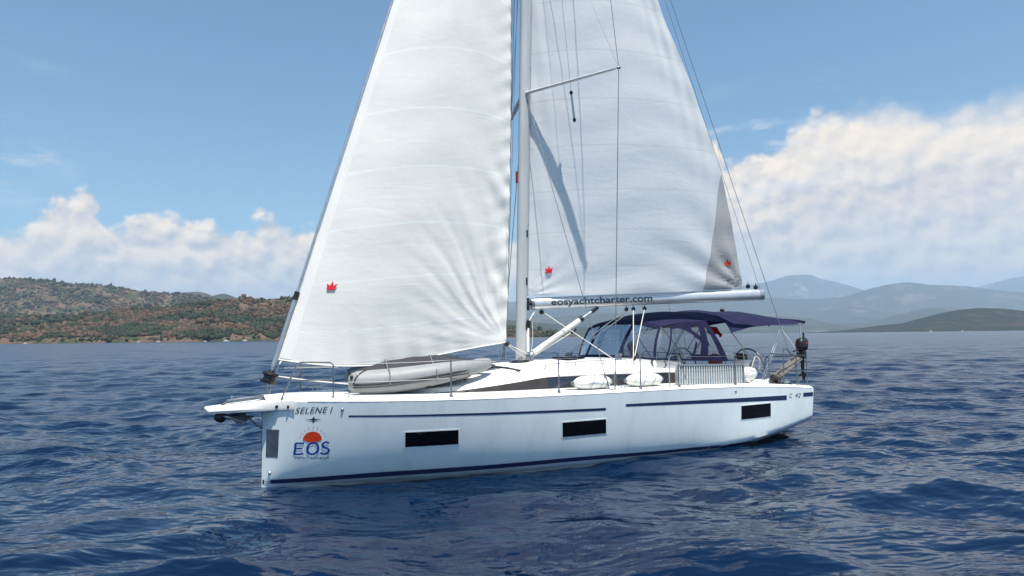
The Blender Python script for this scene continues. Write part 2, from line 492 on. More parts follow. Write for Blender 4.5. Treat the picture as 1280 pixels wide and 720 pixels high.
# ------------------------------------------------------------------ sea: one sheet of real waves round the boat out to the horizon
def build_sea():
    r = [2.2]
    while r[-1] < 25000:
        q = r[-1]
        r.append(q + q * min(0.0044 * (1 + q / 230.0), 0.055))
    r = np.array(r)
    dense = np.linspace(R(-62), R(62), 1000)
    rest = np.linspace(R(62), R(298), 70)[1:-1]
    a = np.concatenate([dense, rest])
    da = np.full(len(a), R(124) / 999); da[1000:] = R(236) / 69
    RR, AA = np.meshgrid(r, a, indexing='ij')
    X = RR * np.sin(AA); Y = RR * np.cos(AA)
    dr = np.gradient(r)
    cell = np.maximum(dr[:, None], r[:, None] * da[None, :])
    lo = cell * 2.6
    Hh = np.zeros_like(X); DX = np.zeros_like(X); DY = np.zeros_like(X)
    lost = np.zeros_like(X)
    n = 120
    lam = np.exp(np.linspace(np.log(0.15), np.log(11.0), n))
    order = rng.permutation(n)
    gate = np.zeros_like(X)
    # slow patches where the ripples are stronger or weaker (gusts)
    g = np.zeros_like(X)
    for k in range(10):
        L = 6.0 * 1.75 ** k; th = rng.normal(0, 0.5) + math.pi / 2
        g += np.sin(2 * math.pi / L * (X * math.cos(th) * 0.6 + Y * math.sin(th)) + rng.uniform(0, 6.28)) * np.clip(L / (cell * 3), 0, 1)
    g = np.clip(1.0 + 0.24 * g, 0.35, 1.75)
    # the yacht's own bulk stills the water close against it
    lx = (X - BO.x) * math.cos(YAW) + (Y - BO.y) * math.sin(YAW); ly = -(X - BO.x) * math.sin(YAW) + (Y - BO.y) * math.cos(YAW)
    dist = np.sqrt(np.maximum(np.maximum(-lx, lx - 11.5), 0) ** 2 + np.maximum(np.abs(ly) - 1.7, 0) ** 2)
    calm = 0.3 + 0.7 * np.clip(dist / 2.2, 0, 1)
    for i in range(n):
        L = lam[i]
        main = L > 0.8
        th = R(-100) + rng.normal(0, 0.55 if main else 0.8)          # mainly running towards and away from the camera
        kx, ky = math.cos(th), math.sin(th)
        slope = 0.0182 * (0.22 if L < 0.25 else 0.75 if L < 0.42 else 1.85 if L < 1.8 else 1.8 * (1.8 / L) ** 0.9)
        slope *= rng.uniform(0.55, 1.35)
        amp = slope * L / (2 * math.pi)
        w = np.clip((L - lo) / (lo + 1e-6), 0, 1); w = w * w * (3 - 2 * w)
        gg = g if L < 1.0 else 1.0
        lost += (1 - w * w) * (slope ** 2) / 2
        ph = 2 * math.pi / L * (X * kx + Y * ky) + rng.uniform(0, 6.28)
        A = amp * w * gg * (calm if L > 0.9 else 1.0)
        Hh += A * np.cos(ph)
        DX -= A * 0.75 * kx * np.sin(ph); DY -= A * 0.75 * ky * np.sin(ph)
    # the slick beside the hull: the boat shelters the water on its near side, ripples there are longer and softer
    nr, na = X.shape
    me = bpy.data.meshes.new('sea')
    verts = np.stack([X + DX, Y + DY, Hh], -1).reshape(-1, 3)
    i, j = np.meshgrid(np.arange(nr - 1), np.arange(na), indexing='ij')
    j2 = (j + 1) % na
    faces = np.stack([i * na + j, (i + 1) * na + j, (i + 1) * na + j2, i * na + j2], -1).reshape(-1, 4)
    # close the middle under the camera
    cidx = len(verts)
    verts = np.concatenate([verts, [[0, 0, 0]]])
    jj = np.arange(na)
    tri = np.stack([np.full(na, cidx), jj, (jj + 1) % na], -1)
    nq, nt = len(faces), len(tri)
    me.vertices.add(len(verts)); me.vertices.foreach_set('co', verts.astype(np.float32).ravel())
    me.loops.add(nq * 4 + nt * 3)
    me.loops.foreach_set('vertex_index', np.concatenate([faces[:, ::-1].ravel(), tri[:, ::-1].ravel()]).astype(np.int32))
    me.polygons.add(nq + nt)
    st = np.concatenate([np.arange(nq) * 4, nq * 4 + np.arange(nt) * 3]).astype(np.int32)
    me.polygons.foreach_set('loop_start', st)
    me.update(calc_edges=True)
    me.validate()
    at = me.attributes.new('ripple', 'FLOAT', 'POINT')
    at.data.foreach_set('value', np.concatenate([lost.ravel(), [0.0]]).astype(np.float32))
    me.shade_smooth()
    # outward normals must face up
    if me.polygons[0].normal.z < 0: me.flip_normals()
    m, nn, p = base_mat('sea_water')
    p.inputs['IOR'].default_value = 1.333
    p.inputs['Specular IOR Level'].default_value = 0.5
    c = nn.n('ShaderNodeTexCoord')
    big = nn.noise(c.outputs['Object'], 0.05, 3, 0.5)
    nn.put(p.inputs['Base Color'], nn.mix(big, (0.0010, 0.0085, 0.030), (0.0014, 0.011, 0.039)))
    att = nn.n('ShaderNodeAttribute'); att.attribute_name = 'ripple'
    al = nn.m('MULTIPLY', att.outputs['Fac'], 0.12)
    nn.put(p.inputs['Roughness'], nn.m('MINIMUM', nn.m('ADD', nn.m('POWER', nn.m('ADD', al, 1e-7), 0.25), 0.008), 0.20))
    mp = nn.n('ShaderNodeMapping'); mp.inputs['Scale'].default_value = (0.75, 1.3, 1)
    nn.link(c.outputs['Object'], mp.inputs[0])
    n1 = nn.noise(mp.outputs[0], 5.5, 5, 0.55, 0.4)
    n2 = nn.noise(mp.outputs[0], 0.55, 5, 0.6, 0.3)
    n3 = nn.noise(mp.outputs[0], 0.11, 6, 0.62, 0.3)
    b1 = nn.bump(n1, 0.035, 0.05)
    b2 = nn.bump(n2, 0.30, 0.30, b1)
    b3 = nn.bump(n3, 0.6, 1.6, b2)
    nn.put(p.inputs['Normal'], b3)
    me.materials.append(m)
    o = bpy.data.objects.new('sea', me)
    COL.objects.link(o)
    tag(o, kind='structure')
build_sea()

# ------------------------------------------------------------------ hills
def vnoise(x, y, seed):
    """smooth value noise"""
    xi = np.floor(x).astype(np.int64); yi = np.floor(y).astype(np.int64)
    fx = x - xi; fy = y - yi
    fx = fx * fx * (3 - 2 * fx); fy = fy * fy * (3 - 2 * fy)
    def h(a, b):
        s = np.sin(a * 127.1 + b * 311.7 + seed * 74.7) * 43758.5453
        return s - np.floor(s)
    return (h(xi, yi) * (1 - fx) + h(xi + 1, yi) * fx) * (1 - fy) + (h(xi, yi + 1) * (1 - fx) + h(xi + 1, yi + 1) * fx) * fy
def fbm(x, y, seed, octv=5):
    s = 0; a = 0.5
    for k in range(octv):
        s = s + a * vnoise(x, y, seed + k); x = x * 2.03; y = y * 2.03; a *= 0.5
    return s

def hill_mat(name, cols, soil, scale, rock=None, bare=0.5):
    m, n, p = base_mat(name)
    c = n.n('ShaderNodeTexCoord')
    g = n.n('ShaderNodeSeparateXYZ'); n.link(c.outputs['Object'], g.inputs[0])
    a = n.noise(c.outputs['Object'], scale, 8, 0.65)
    b = n.noise(c.outputs['Object'], scale * 5, 6, 0.7)
    d = n.noise(c.outputs['Object'], scale * 0.35, 6, 0.6)
    veg = n.mix(n.ramp(b, 0.35, 0.65), cols[0], cols[1])
    k = n.ramp(n.m('ADD', n.m('MULTIPLY', a, 0.6), n.m('MULTIPLY', d, 0.4)), bare - 0.03, bare + 0.05)
    cc = n.mix(k, veg, soil)
    if rock is not None:
        low = n.m('MULTIPLY', n.ramp(n.m('ADD', g.outputs[2], n.m('MULTIPLY', a, 10.0)), 11.0, 7.0), n.ramp(d, 0.50, 0.56))
        cc = n.mix(low, cc, rock)
    n.put(p.inputs['Base Color'], cc)
    p.inputs['Roughness'].default_value = 0.95
    p.inputs['Specular IOR Level'].default_value = 0.1
    n.put(p.inputs['Normal'], n.bump(b, 0.8, 0.06 / scale))
    return m

def horizon_y(px):
    return 427.82 + (412.18 - 427.82) * px / 1280.0
def ridge(name, pts, D, front, back, mat, seed, rough=0.25, nx=260, ny=60, gully=1.0):
    """a range whose crest stands at distance D and has the heights given (bearing px, px above the horizon, on a 900 px tangent)"""
    px = np.linspace(pts[0][0], pts[-1][0], nx)
    top = pchip([q[0] for q in pts], [q[1] for q in pts], px)
    cx = (px - 640) / 900 * D
    ch = np.maximum((horizon_y(px) - top) / 900 * D + 2.4, 0.0)
    v = np.concatenate([np.linspace(0, 1, ny), np.linspace(1, 2, ny // 2)[1:]])
    VV, CX = np.meshgrid(v, cx, indexing='ij')
    CH = np.broadcast_to(ch, VV.shape)
    shore = (fbm(cx / D * 14 + 5, cx * 0 + seed, seed, 4) - 0.47) * front * 0.5
    y0 = D - front + shore
    YY = np.where(VV <= 1, y0[None, :] + (D - y0[None, :]) * VV, D + (VV - 1) * back)
    prof = np.where(VV <= 1, VV ** 0.85 * (1 - 0.28 * np.sin(np.pi * np.clip(VV, 0, 1))), np.cos((VV - 1) * np.pi / 2) ** 1.2)
    L = front * 0.55
    nz = fbm(CX / L, YY / L, seed + 11, 6) - 0.48
    rid = np.abs(fbm(CX / L * 1.2 + 3, YY / L * 0.6, seed + 31, 5) - 0.48) * 2
    env = np.clip(VV, 0, 1) * (1.0 - np.clip(VV, 0, 1) ** 3) + 0.02
    Z = CH * prof + np.mean(ch) * (nz * rough * 2.2 - rid * 0.55 * gully + 0.1) * env * np.where(VV <= 1, 1, 0.3)
    Z = Z + np.mean(ch) * 0.03 * (fbm(CX / L * 9, YY / L * 9, seed + 5, 3) - 0.45) * np.clip(VV * 6, 0, 1)
    Z = np.where(VV < 0.001, -3.0, np.maximum(Z, 0.6))
    Z[-1] = -3
    # taper to the sea at both ends
    mb = MB()
    G = np.stack([CX, YY, Z], -1)
    mb.grid(G.tolist(), uv=False)
    o = mb.build(name, mat, None, smooth=180)
    tag(o, kind='structure')
    return G

soil_mat = hill_mat('near_hill_soil', ((0.030, 0.045, 0.020), (0.055, 0.060, 0.028)), (0.13, 0.085, 0.06), 0.05, (0.115, 0.075, 0.055), 0.50)
far_mat = hill_mat('scrub_slope', ((0.016, 0.021, 0.016), (0.028, 0.030, 0.022)), (0.055, 0.042, 0.032), 0.018, None, 0.55)
mtn_mat = hill_mat('mountain_side', ((0.030, 0.040, 0.027), (0.050, 0.052, 0.038)), (0.11, 0.092, 0.075), 0.003, None, 0.55)
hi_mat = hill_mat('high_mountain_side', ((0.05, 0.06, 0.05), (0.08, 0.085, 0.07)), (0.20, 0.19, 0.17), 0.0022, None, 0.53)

near_pts = [(-420, 330), (-250, 350), (-120, 372), (0, 394), (60, 397), (110, 394), (165, 386), (205, 385), (245, 379), (280, 376), (300, 373), (330, 375), (365, 371), (420, 366), (500, 372), (560, 388), (610, 402), (645, 411), (690, 417), (720, 422)]
NEAR = ridge('wooded_hill', near_pts, 1220, 270, 300, soil_mat, 3, 0.22, 300, 60, 0.9)
SCRUB = ridge('scrub_hill', [(-500, 330), (-260, 338), (-60, 346), (10, 349), (50, 350), (78, 355), (120, 356), (160, 363), (200, 367), (245, 370), (280, 376), (330, 384), (420, 394), (560, 408), (640, 420)], 2700, 800, 600, soil_mat, 8, 0.3, 260, 60, 1.0)
ridge('distant_hill', [(150, 400), (190, 372), (225, 366), (250, 365), (262, 370), (278, 367), (292, 372), (320, 377), (345, 373), (380, 378), (460, 384), (540, 392), (640, 400), (760, 412)], 4200, 900, 700, mtn_mat, 14, 0.25)
ridge('headland_hill', [(1020, 418), (1085, 411), (1115, 406), (1150, 402), (1180, 393), (1205, 387), (1225, 385), (1255, 386), (1285, 389), (1330, 388), (1420, 396), (1560, 404), (1700, 416)], 2900, 480, 500, far_mat, 21, 0.4, 320, 90, 1.3)
ridge('bay_hill', [(560, 420), (640, 404), (700, 396), (760, 392), (820, 394), (900, 396), (960, 395), (1000, 396), (1040, 404), (1080, 404), (1130, 392), (1165, 385), (1200, 386), (1250, 394), (1320, 392), (1500, 396), (1700, 412)], 7600, 1800, 900, mtn_mat, 33, 0.45, 360, 90, 1.4)
ridge('mountain', [(480, 418), (560, 392), (640, 377), (720, 372), (800, 376), (860, 370), (920, 376), (960, 372), (1000, 374), (1050, 372), (1085, 362), (1110, 356), (1135, 353), (1165, 356), (1200, 357), (1240, 362), (1285, 366), (1350, 362), (1500, 372), (1700, 395)], 11500, 2800, 1500, mtn_mat, 41, 0.5, 420, 110, 1.5)
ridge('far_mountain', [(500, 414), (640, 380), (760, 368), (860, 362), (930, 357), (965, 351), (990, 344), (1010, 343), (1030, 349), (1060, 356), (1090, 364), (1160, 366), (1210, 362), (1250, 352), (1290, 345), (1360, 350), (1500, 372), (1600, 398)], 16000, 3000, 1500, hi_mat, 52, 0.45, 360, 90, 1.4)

# ------------------------------------------------------------------ the wood on the near hills: one mass of small pine and scrub crowns
def wood(G, n, seed, size, D0, name, xlim):
    rg = np.random.default_rng(seed)
    ny, nx, _ = G.shape
    bm = bmesh.new(); bmesh.ops.create_icosphere(bm, subdivisions=1, radius=1.0)
    bv = np.array([v.co[:] for v in bm.verts]); bf = np.array([[v.index for v in f.verts] for f in bm.faces]); bm.free()
    V = []; F = []; Cc = []; b = 0
    tries = 0; got = 0
    while got < n and tries < n * 6:
        tries += 1
        t = rg.uniform(0.012, 0.995) * 39.0 / 60 * 1.5 if False else rg.uniform(0.01, 1.06)
        i = t * 59; j = rg.uniform(0, nx - 1.001)
        i0, j0 = int(i), int(j)
        P = G[i0, j0] * (1 - (j - j0)) + G[i0, j0 + 1] * (j - j0)
        P2 = G[min(i0 + 1, ny - 1), j0] * (1 - (j - j0)) + G[min(i0 + 1, ny - 1), j0 + 1] * (j - j0)
        P = P * (1 - (i - i0)) + P2 * (i - i0)
        x, y, z = P
        if z < 0.75 or not (xlim[0] < x / y < xlim[1]): continue
        cover = fbm(np.array([x / 70.0]), np.array([y / 70.0]), 77, 4)[0]
        rocky = fbm(np.array([x / 60.0 + 9]), np.array([y / 60.0]), 23, 3)[0]
        if z < 8 and rocky > 0.49 and rg.random() < 0.85: continue
        if z < 2.0: s0 = 0.6
        else: s0 = 1.0
        if cover < 0.43 and rg.random() < 0.8: continue
        px = 640 + 900 * x / y
        if abs(px - (297 + (t - 0.95) * -55)) < 3.2 and t > 0.72: continue           # the bare fire break down the slope
        s = size * s0 * rg.lognormal(0, 0.42)
        tall = rg.uniform(0.6, 1.3)
        jit = rg.uniform(0.72, 1.25, (len(bv), 1))
        q = bv * jit * np.array([s, s, s * tall])
        ca, sa = math.cos(rg.uniform(0, 6.28)), math.sin(rg.uniform(0, 6.28))
        q = np.stack([q[:, 0] * ca - q[:, 1] * sa, q[:, 0] * sa + q[:, 1] * ca, q[:, 2]], -1)
        V.append(q + np.array([x, y, z + s * tall * 0.62])); F.append(bf + b); b += len(bv)
        dry = fbm(np.array([x / 45.0 + 4]), np.array([y / 45.0]), 55, 3)[0] + rg.normal(0, 0.055) + (0.03 if D0 > 2000 else 0.015)
        if dry > 0.53: c = np.array([0.105, 0.066, 0.046]) * rg.uniform(0.6, 1.25)
        elif dry > 0.47: c = np.array([0.064, 0.056, 0.038]) * rg.uniform(0.7, 1.3)
        else: c = np.array([0.031, 0.040, 0.024]) * rg.uniform(0.75, 1.35)
        Cc.append(np.repeat(np.append(c, 1.0)[None], len(bv), 0)); got += 1
    V = np.concatenate(V); F = np.concatenate(F); Cc = np.concatenate(Cc)
    me = bpy.data.meshes.new(name)
    me.vertices.add(len(V)); me.vertices.foreach_set('co', V.astype(np.float32).ravel())
    me.loops.add(F.size); me.loops.foreach_set('vertex_index', F.astype(np.int32).ravel())
    me.polygons.add(len(F)); me.polygons.foreach_set('loop_start', (np.arange(len(F)) * 3).astype(np.int32))
    me.update(calc_edges=True); me.validate()
    at = me.color_attributes.new('crown', 'FLOAT_COLOR', 'POINT')
    at.data.foreach_set('color', Cc.astype(np.float32).ravel())
    m, nn, p = base_mat('crown_' + name)
    a = nn.n('ShaderNodeVertexColor'); a.layer_name = 'crown'
    c = nn.n('ShaderNodeTexCoord')
    nz = nn.noise(c.outputs['Object'], 0.9, 4, 0.7)
    mul = nn.n('ShaderNodeMix', data_type='RGBA', blend_type='MULTIPLY'); mul.inputs[0].default_value = 1.0
    nn.link(a.outputs['Color'], mul.inputs[6])
    nn.put(mul.inputs[7], nn.mix(nz, (0.55, 0.55, 0.55), (1.4, 1.4, 1.4)))
    nn.link(mul.outputs[2], p.inputs['Base Color'])
    p.inputs['Roughness'].default_value = 0.9; p.inputs['Specular IOR Level'].default_value = 0.1
    me.materials.append(m)
    o = bpy.data.objects.new(name, me); COL.objects.link(o)
    tag(o, 'mixed green and brown wood covering the hill by the shore' if name == 'hillside_wood' else 'dull green wood on the higher hill behind', 'wood', kind='stuff')
wood(NEAR, 30000, 5, 1.6, 1220, 'hillside_wood', (-0.80, 0.06))
wood(SCRUB, 15000, 6, 3.0, 2700, 'upper_wood', (-0.80, -0.2))

# ------------------------------------------------------------------ boats moored far off
def far_boat(name, label, cat, px, D, length, kind='motor', rz=0.0):
    x = (px - 640) / 900 * D
    o = bpy.data.objects.new(name, None); COL.objects.link(o)
    o.location = (x, D, 0); o.rotation_euler = (0, 0, rz)
    tag(o, label, cat, 'boats moored along the far shore')
    L = length; Bm = L * 0.3
    def sec(t, k):
        w = Bm / 2 * (1 - max(0, (t - 0.45) / 0.55) ** 2.2) * k
        zt = L * 0.10 * (1 + 0.35 * t)
        return [(t * L - L / 2, -w, zt), (t * L - L / 2, -w * 0.8, 0.0), (t * L - L / 2, -w * 0.2, -L * 0.05), (t * L - L / 2, w * 0.2, -L * 0.05), (t * L - L / 2, w * 0.8, 0), (t * L - L / 2, w, zt)]
    MB().loft([sec(t, 1.0) for t in (0, 0.2, 0.4, 0.6, 0.75, 0.88, 0.96, 0.995)], True, True).build('hull', M['foam'], o)
    h = MB()
    z0 = L * 0.105
    if kind == 'motor':
        h.loft([[(-L * 0.28, -Bm * .36, z0), (L * 0.22, -Bm * .3, z0 + .03 * L), (L * 0.22, Bm * .3, z0 + .03 * L), (-L * 0.28, Bm * .36, z0)],
                [(-L * 0.25, -Bm * .32, z0 + .17 * L), (L * 0.08, -Bm * .26, z0 + .17 * L), (L * 0.08, Bm * .26, z0 + .17 * L), (-L * 0.25, Bm * .32, z0 + .17 * L)]], True, True)
        h.build('cabin', M['foam'], o)
        MB().loft([[(-L * 0.2, -Bm * .345, z0 + .075 * L), (L * 0.16, -Bm * .30, z0 + .075 * L), (L * 0.16, Bm * .30, z0 + .075 * L), (-L * 0.2, Bm * .345, z0 + .075 * L)],
                   [(-L * 0.19, -Bm * .338, z0 + .12 * L), (L * 0.13, -Bm * .29, z0 + .12 * L), (L * 0.13, Bm * .29, z0 + .12 * L), (-L * 0.19, Bm * .338, z0 + .12 * L)]], True, True).build('window', M['window'], o)
    else:
        h.loft([[(-L * 0.2, -Bm * .3, z0), (L * 0.2, -Bm * .22, z0), (L * 0.2, Bm * .22, z0), (-L * 0.2, Bm * .3, z0)],
                [(-L * 0.18, -Bm * .25, z0 + .05 * L), (L * 0.14, -Bm * .18, z0 + .05 * L), (L * 0.14, Bm * .18, z0 + .05 * L), (-L * 0.18, Bm * .25, z0 + .05 * L)]], True, True)
        h.build('cabin', M['foam'], o)
        MB().tube([(L * .06, 0, z0), (L * .05, 0, L * 1.35)], L * 0.011, 6).build('mast', M['alu'], o)
        MB().tube([(L * .06, 0, z0 + .16 * L), (-L * .36, 0, z0 + .17 * L)], L * 0.014, 6).build('boom', M['alu'], o)
for a in [('motor_boat', 'small white motor boat at the far left below the green shore', 'motor boat', 32, 930, 5.5, 'motor', 0.2),
          ('motor_boat', 'small white motor boat right of the red rocks, left of the sailing boat', 'motor boat', 174, 925, 5.2, 'motor', 1.1),
          ('sailing_boat', 'white sailing boat with a bare mast under the left hill', 'sailing boat', 199, 930, 7.5, 'sail', 0.5),
          ('motor_boat', 'small white motor boat just right of the bare masted sailing boat', 'motor boat', 257, 905, 4.6, 'motor', 0.9),
          ('motor_boat', 'white motor boat, middle of the three below the hill by the bow', 'motor boat', 283, 900, 7.5, 'motor', 0.1),
          ('motor_boat', 'white motor boat nearest the headsail under the wooded hill', 'motor boat', 306, 895, 7.0, 'motor', -0.3),
          ('motor_boat', 'white motor boat before the dark headland at the right', 'motor boat', 1162, 2250, 11, 'motor', 0.1),
          ('motor_boat', 'small low motor boat right of the one before the headland', 'motor boat', 1201, 2280, 8, 'motor', 0.4)]:
    far_boat(*a)

# ------------------------------------------------------------------ the summer haze over the bay
hb = MB(); zlo, zhi, ext = -5.0, 1480.0, 26500.0
hb.box((0, 0, (zlo + zhi) / 2), (2 * ext, 2 * ext, zhi - zlo))
hm = bpy.data.materials.new('haze'); hm.use_nodes = True; hm.node_tree.nodes.clear()
hn = NT(hm.node_tree)
pv = hn.n('ShaderNodeVolumePrincipled')
pv.inputs['Density'].default_value = 6.5e-5
pv.inputs['Color'].default_value = (0.62, 0.80, 1.0, 1)
pv.inputs['Anisotropy'].default_value = 0.2
ho = hn.n('ShaderNodeOutputMaterial'); hn.link(pv.outputs[0], ho.inputs['Volume'])
tag(hb.build('haze', hm, None, smooth=0), kind='stuff')

# ================================================================== the yacht (axes: x aft from the stem, y to starboard, z up)
yacht = boat_thing('sailing_yacht', 'white sailing yacht with raised white sails and navy bimini on the blue sea', 'yacht')
LEN = 11.95
XS = np.concatenate([np.linspace(-0.04, 0.5, 16), np.linspace(0.6, 2.4, 19), np.linspace(2.6, LEN, 48)])
def f_deck(x): return pchip([-0.04, 0.0, 0.1, 0.34, 0.7, 1.05, 1.8, 2.7, 3.4, 5.0, 6.6, 9.0, 10.6, LEN], [0.02, 0.13, 0.30, 0.60, 0.88, 1.10, 1.45, 1.70, 1.85, 2.04, 2.13, 2.14, 2.11, 2.05], x)
def f_sheer(x): return pchip([0, 0.6, 1.5, 3, 5, 7, 9, 10.5, LEN], [1.395, 1.39, 1.375, 1.35, 1.335, 1.32, 1.28, 1.22, 1.115], x)
def f_wl(x): return pchip([-0.04, 0.0, 0.3, 1, 2, 4, 6, 8, 9.5, 10.5, 11.2, LEN], [0.0, 0.02, 0.15, 0.48, 0.88, 1.42, 1.70, 1.80, 1.76, 1.68, 1.6, 1.55], x)
def f_chine(x): return pchip([0, 7.5, 9, 10, 11, LEN], [0.0, 0.02, 0.09, 0.17, 0.30, 0.45], x)
def hull_y(x, z):
    """half breadth of the hull at x and height z"""
    x = np.asarray(x, float); z = np.asarray(z, float)
    yd, yw, zs, zc = f_deck(x), f_wl(x), f_sheer(x), f_chine(x)
    k = np.clip((x - 7.5) / 2.5, 0, 1); k = k * k * (3 - 2 * k)
    ych = yd * 0.965
    t = np.clip((z) / zs, 0, 1)
    p = 0.46 + 0.04 * np.clip(1 - x / 2.5, 0, 1)
    y1 = yw + (yd - yw) * t ** p
    tc = np.clip((z - zc) / (zs - zc), 0, 1)
    y2 = ych + (yd - ych) * tc ** 0.7
    y2 = np.where(z < zc, ych - (zc - z) * 1.0 - np.clip(zc - z, 0, 9) ** 2 * 3.5, y2)
    y = y1 * (1 - k) + y2 * k
    u = np.clip(-z / 0.55, 0, 1)
    y = np.where((z < 0) & (k < 1), np.maximum(y * (1 - k) + k * y, 0) * np.sqrt(np.clip(1 - u * u, 0, 1)), y)
    return np.maximum(y, 0.0)

hull = MB()
rows = []
for x in XS:
    zs, zc = float(f_sheer(x)), float(f_chine(x))
    zc2 = max(zc, 0.02)
    zz = list(np.linspace(zs, zc2, 12)) + list(zc2 - np.array([0.015, 0.06, 0.14, 0.25, 0.38, 0.52]) * (1.0))
    port = [(x, -float(hull_y(x, z)), z) for z in zz]
    rows.append(port + [(p[0], -p[1], p[2]) for p in reversed(port)])
hull.loft(rows, False, False)
hull.ngon(list(reversed(rows[-1])))
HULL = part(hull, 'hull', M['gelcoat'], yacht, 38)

def hull_patch(name, x0, x1, zt, zb, mat, out=0.003, nx=40, nz=5, parent=None, rim=True, shear=0.0):
    """strip laid on the port side of the hull; zt / zb are functions of x; it has a rim that runs back into the hull"""
    G = []
    for x in np.linspace(x0, x1, nx):
        a, b = zt(x), zb(x)
        G.append([(x + shear * (a - z), -float(hull_y(x + shear * (a - z), z)) - out, z) for z in np.linspace(a, b, nz)])
    mb = MB(); mb.grid(G, uv=False)
    if rim:
        for edge in (G[0], G[-1], [g[0] for g in G], [g[-1] for g in G]):
            mb.loft([edge, [(p[0], p[1] + out + 0.004, p[2]) for p in edge]], False, False)
    return part(mb, name, mat, parent or HULL, 50)

# navy boot stripe and the thin pale line under it are paint on the hull
hull_patch('boot_stripe', -0.03, 9.95, lambda x: float(pchip([0, 2, 4.8, 7.7, 10], [.10, .190, .186, .112, .085], x)), lambda x: float(pchip([0, 2, 4.8, 7.7, 10], [.03, .105, .108, .045, .02], x)), M['navy'], 0.003, 60, 3)
hull_patch('hull_stripe', 1.06, 5.655, lambda x: 1.167 - 0.0212 * (x - 1.06), lambda x: 1.141 - 0.0258 * (x - 1.06), M['navy'], 0.003)
hull_patch('hull_stripe', 6.115, 10.90, lambda x: 1.115 - 0.020 * (x - 6.1), lambda x: 1.069 - 0.0325 * (x - 6.1), M['navy'], 0.003)
hull_patch('hull_stripe', 11.54, 11.93, lambda x: 1.037 - .008 * (x - 11.5), lambda x: 0.946 - .01 * (x - 11.5), M['navy'], 0.003)
def hull_window(x0, x1, zt, zb, sh):
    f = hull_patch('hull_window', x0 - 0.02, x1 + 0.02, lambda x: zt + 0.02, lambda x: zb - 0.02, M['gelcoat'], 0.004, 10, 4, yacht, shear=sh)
    hull_patch('pane', x0, x1, lambda x: zt, lambda x: zb, M['window'], 0.007, 10, 4, f, shear=sh)
hull_window(1.92, 2.785, 0.851, 0.604, .12)
hull_window(4.73, 5.675, 0.857, 0.590, .15)
hull_window(9.33, 10.315, 0.880, 0.590, .03)
hull_patch('stem_guard', 0.0, 0.15, lambda x: 0.935, lambda x: 0.48, M['steel_dark'], 0.006, 12, 5)
for x, z in ((0.06, 0.215), (0.97, 1.265), (9.15, 1.20)):
    y = -float(hull_y(x, z))
    part(MB().ball((x, y, z), (0.028, 0.018, 0.028), 12, 6), 'through_hull_fitting', M['steel'], HULL)

# --- deck: foredeck, side decks, cockpit well
def deck_z(x, y):
    zs = float(f_sheer(x)); yd = float(f_deck(x))
    t = min(abs(y) / max(yd, 0.05), 1)
    z = zs + 0.055 + 0.05 * (1 - t * t)
    e = max(0, (t - 0.94) / 0.06)
    return z - 0.055 * e * e
TT = np.concatenate([[-1, -0.995, -0.985, -0.97, -0.95], np.linspace(-0.92, 0.92, 45), [0.95, 0.97, 0.985, 0.995, 1]])
dk = MB(); G = []
xs_deck = np.concatenate([XS[XS < 8.6], [8.62, 8.63], np.linspace(8.8, 11.9, 24), [LEN]])
for x in xs_deck:
    row = []
    yd = float(f_deck(x))
    for t in TT:
        y = t * yd; z = deck_z(x, y)
        if x > 8.625 and abs(y) < 1.42: z = 1.18 if abs(y) > 0.85 and x < 10.7 else 0.78
        row.append((x, y, z))
    G.append(row)
dk.grid(G, uv=False)
DECK = part(dk, 'deck', M['deck'], yacht, 30)
# cockpit coamings: raised rounded mouldings either side of the well
for s in (-1, 1):
    rings = []
    for x, h, w in ((8.05, 0.0, 0.10), (8.25, 0.05, 0.17), (8.6, 0.14, 0.2), (9.6, 0.135, 0.2), (9.85, 0.09, 0.19), (10.1, 0.03, 0.18), (10.9, 0.02, 0.16), (11.7, 0.0, 0.1)):
        z0 = deck_z(x, 1.6) - 0.03
        c = 1.50
        rings.append([(x, s * (c + w), z0), (x, s * (c + w * 0.75), z0 + h * 0.85), (x, s * (c + w * 0.45), z0 + h + 0.02), (x, s * (c - w * 0.45), z0 + h + 0.02), (x, s * (c - w * 0.8), z0 + h * 0.7), (x, s * (c - w), z0 - 0.05)])
    part(MB().loft(rings, True, True), 'coaming', M['deck'], yacht, 50)
# toe rail / bulwark cap along the edge
for s in (-1, 1):
    pts = [(x, s * (float(f_deck(x)) - 0.012), float(f_sheer(x)) + 0.012) for x in np.linspace(0.5, LEN - 0.02, 60)]
    part(MB().tube(pts, 0.017, 6), 'toe_rail', M['deck'], yacht)

# --- bowsprit: white moulding carrying the anchor roller
bs = MB(); rings = []
for x, w, zt, zb in ((-0.93, 0.10, 1.325, 1.27), (-0.90, 0.15, 1.345, 1.245), (-0.5, 0.20, 1.375, 1.245), (-0.05, 0.27, 1.405, 1.245), (0.12, 0.36, 1.425, 1.255), (0.32, 0.60, 1.44, 1.262)):
    rings.append([(x, -w, zb), (x, -w - 0.015, zb + 0.04), (x, -w, zt - 0.02), (x, -w * 0.86, zt), (x, w * 0.86, zt), (x, w, zt - 0.02), (x, w + 0.015, zb + 0.04), (x, w, zb)])
bs.loft(rings, True, True)
BSP = part(bs, 'bowsprit', M['deck'], yacht, 30)
for x in (0.10, 0.245):
    y = -0.30 - (x - 0.0) * 0.95
    part(MB().ball((x, -pchip([-.05, .12, .32], [.285, .375, .615], x) + 0.0, 1.315), (0.03, 0.02, 0.03), 12, 6), 'rubber_fitting', M['black'], BSP)
part(MB().rbox((-0.30, 0.0, 1.445), (0.62, 0.10, 0.05), 0.012, (0, -0.09, 0)), 'roller_bracket', M['steel_dark'], BSP)
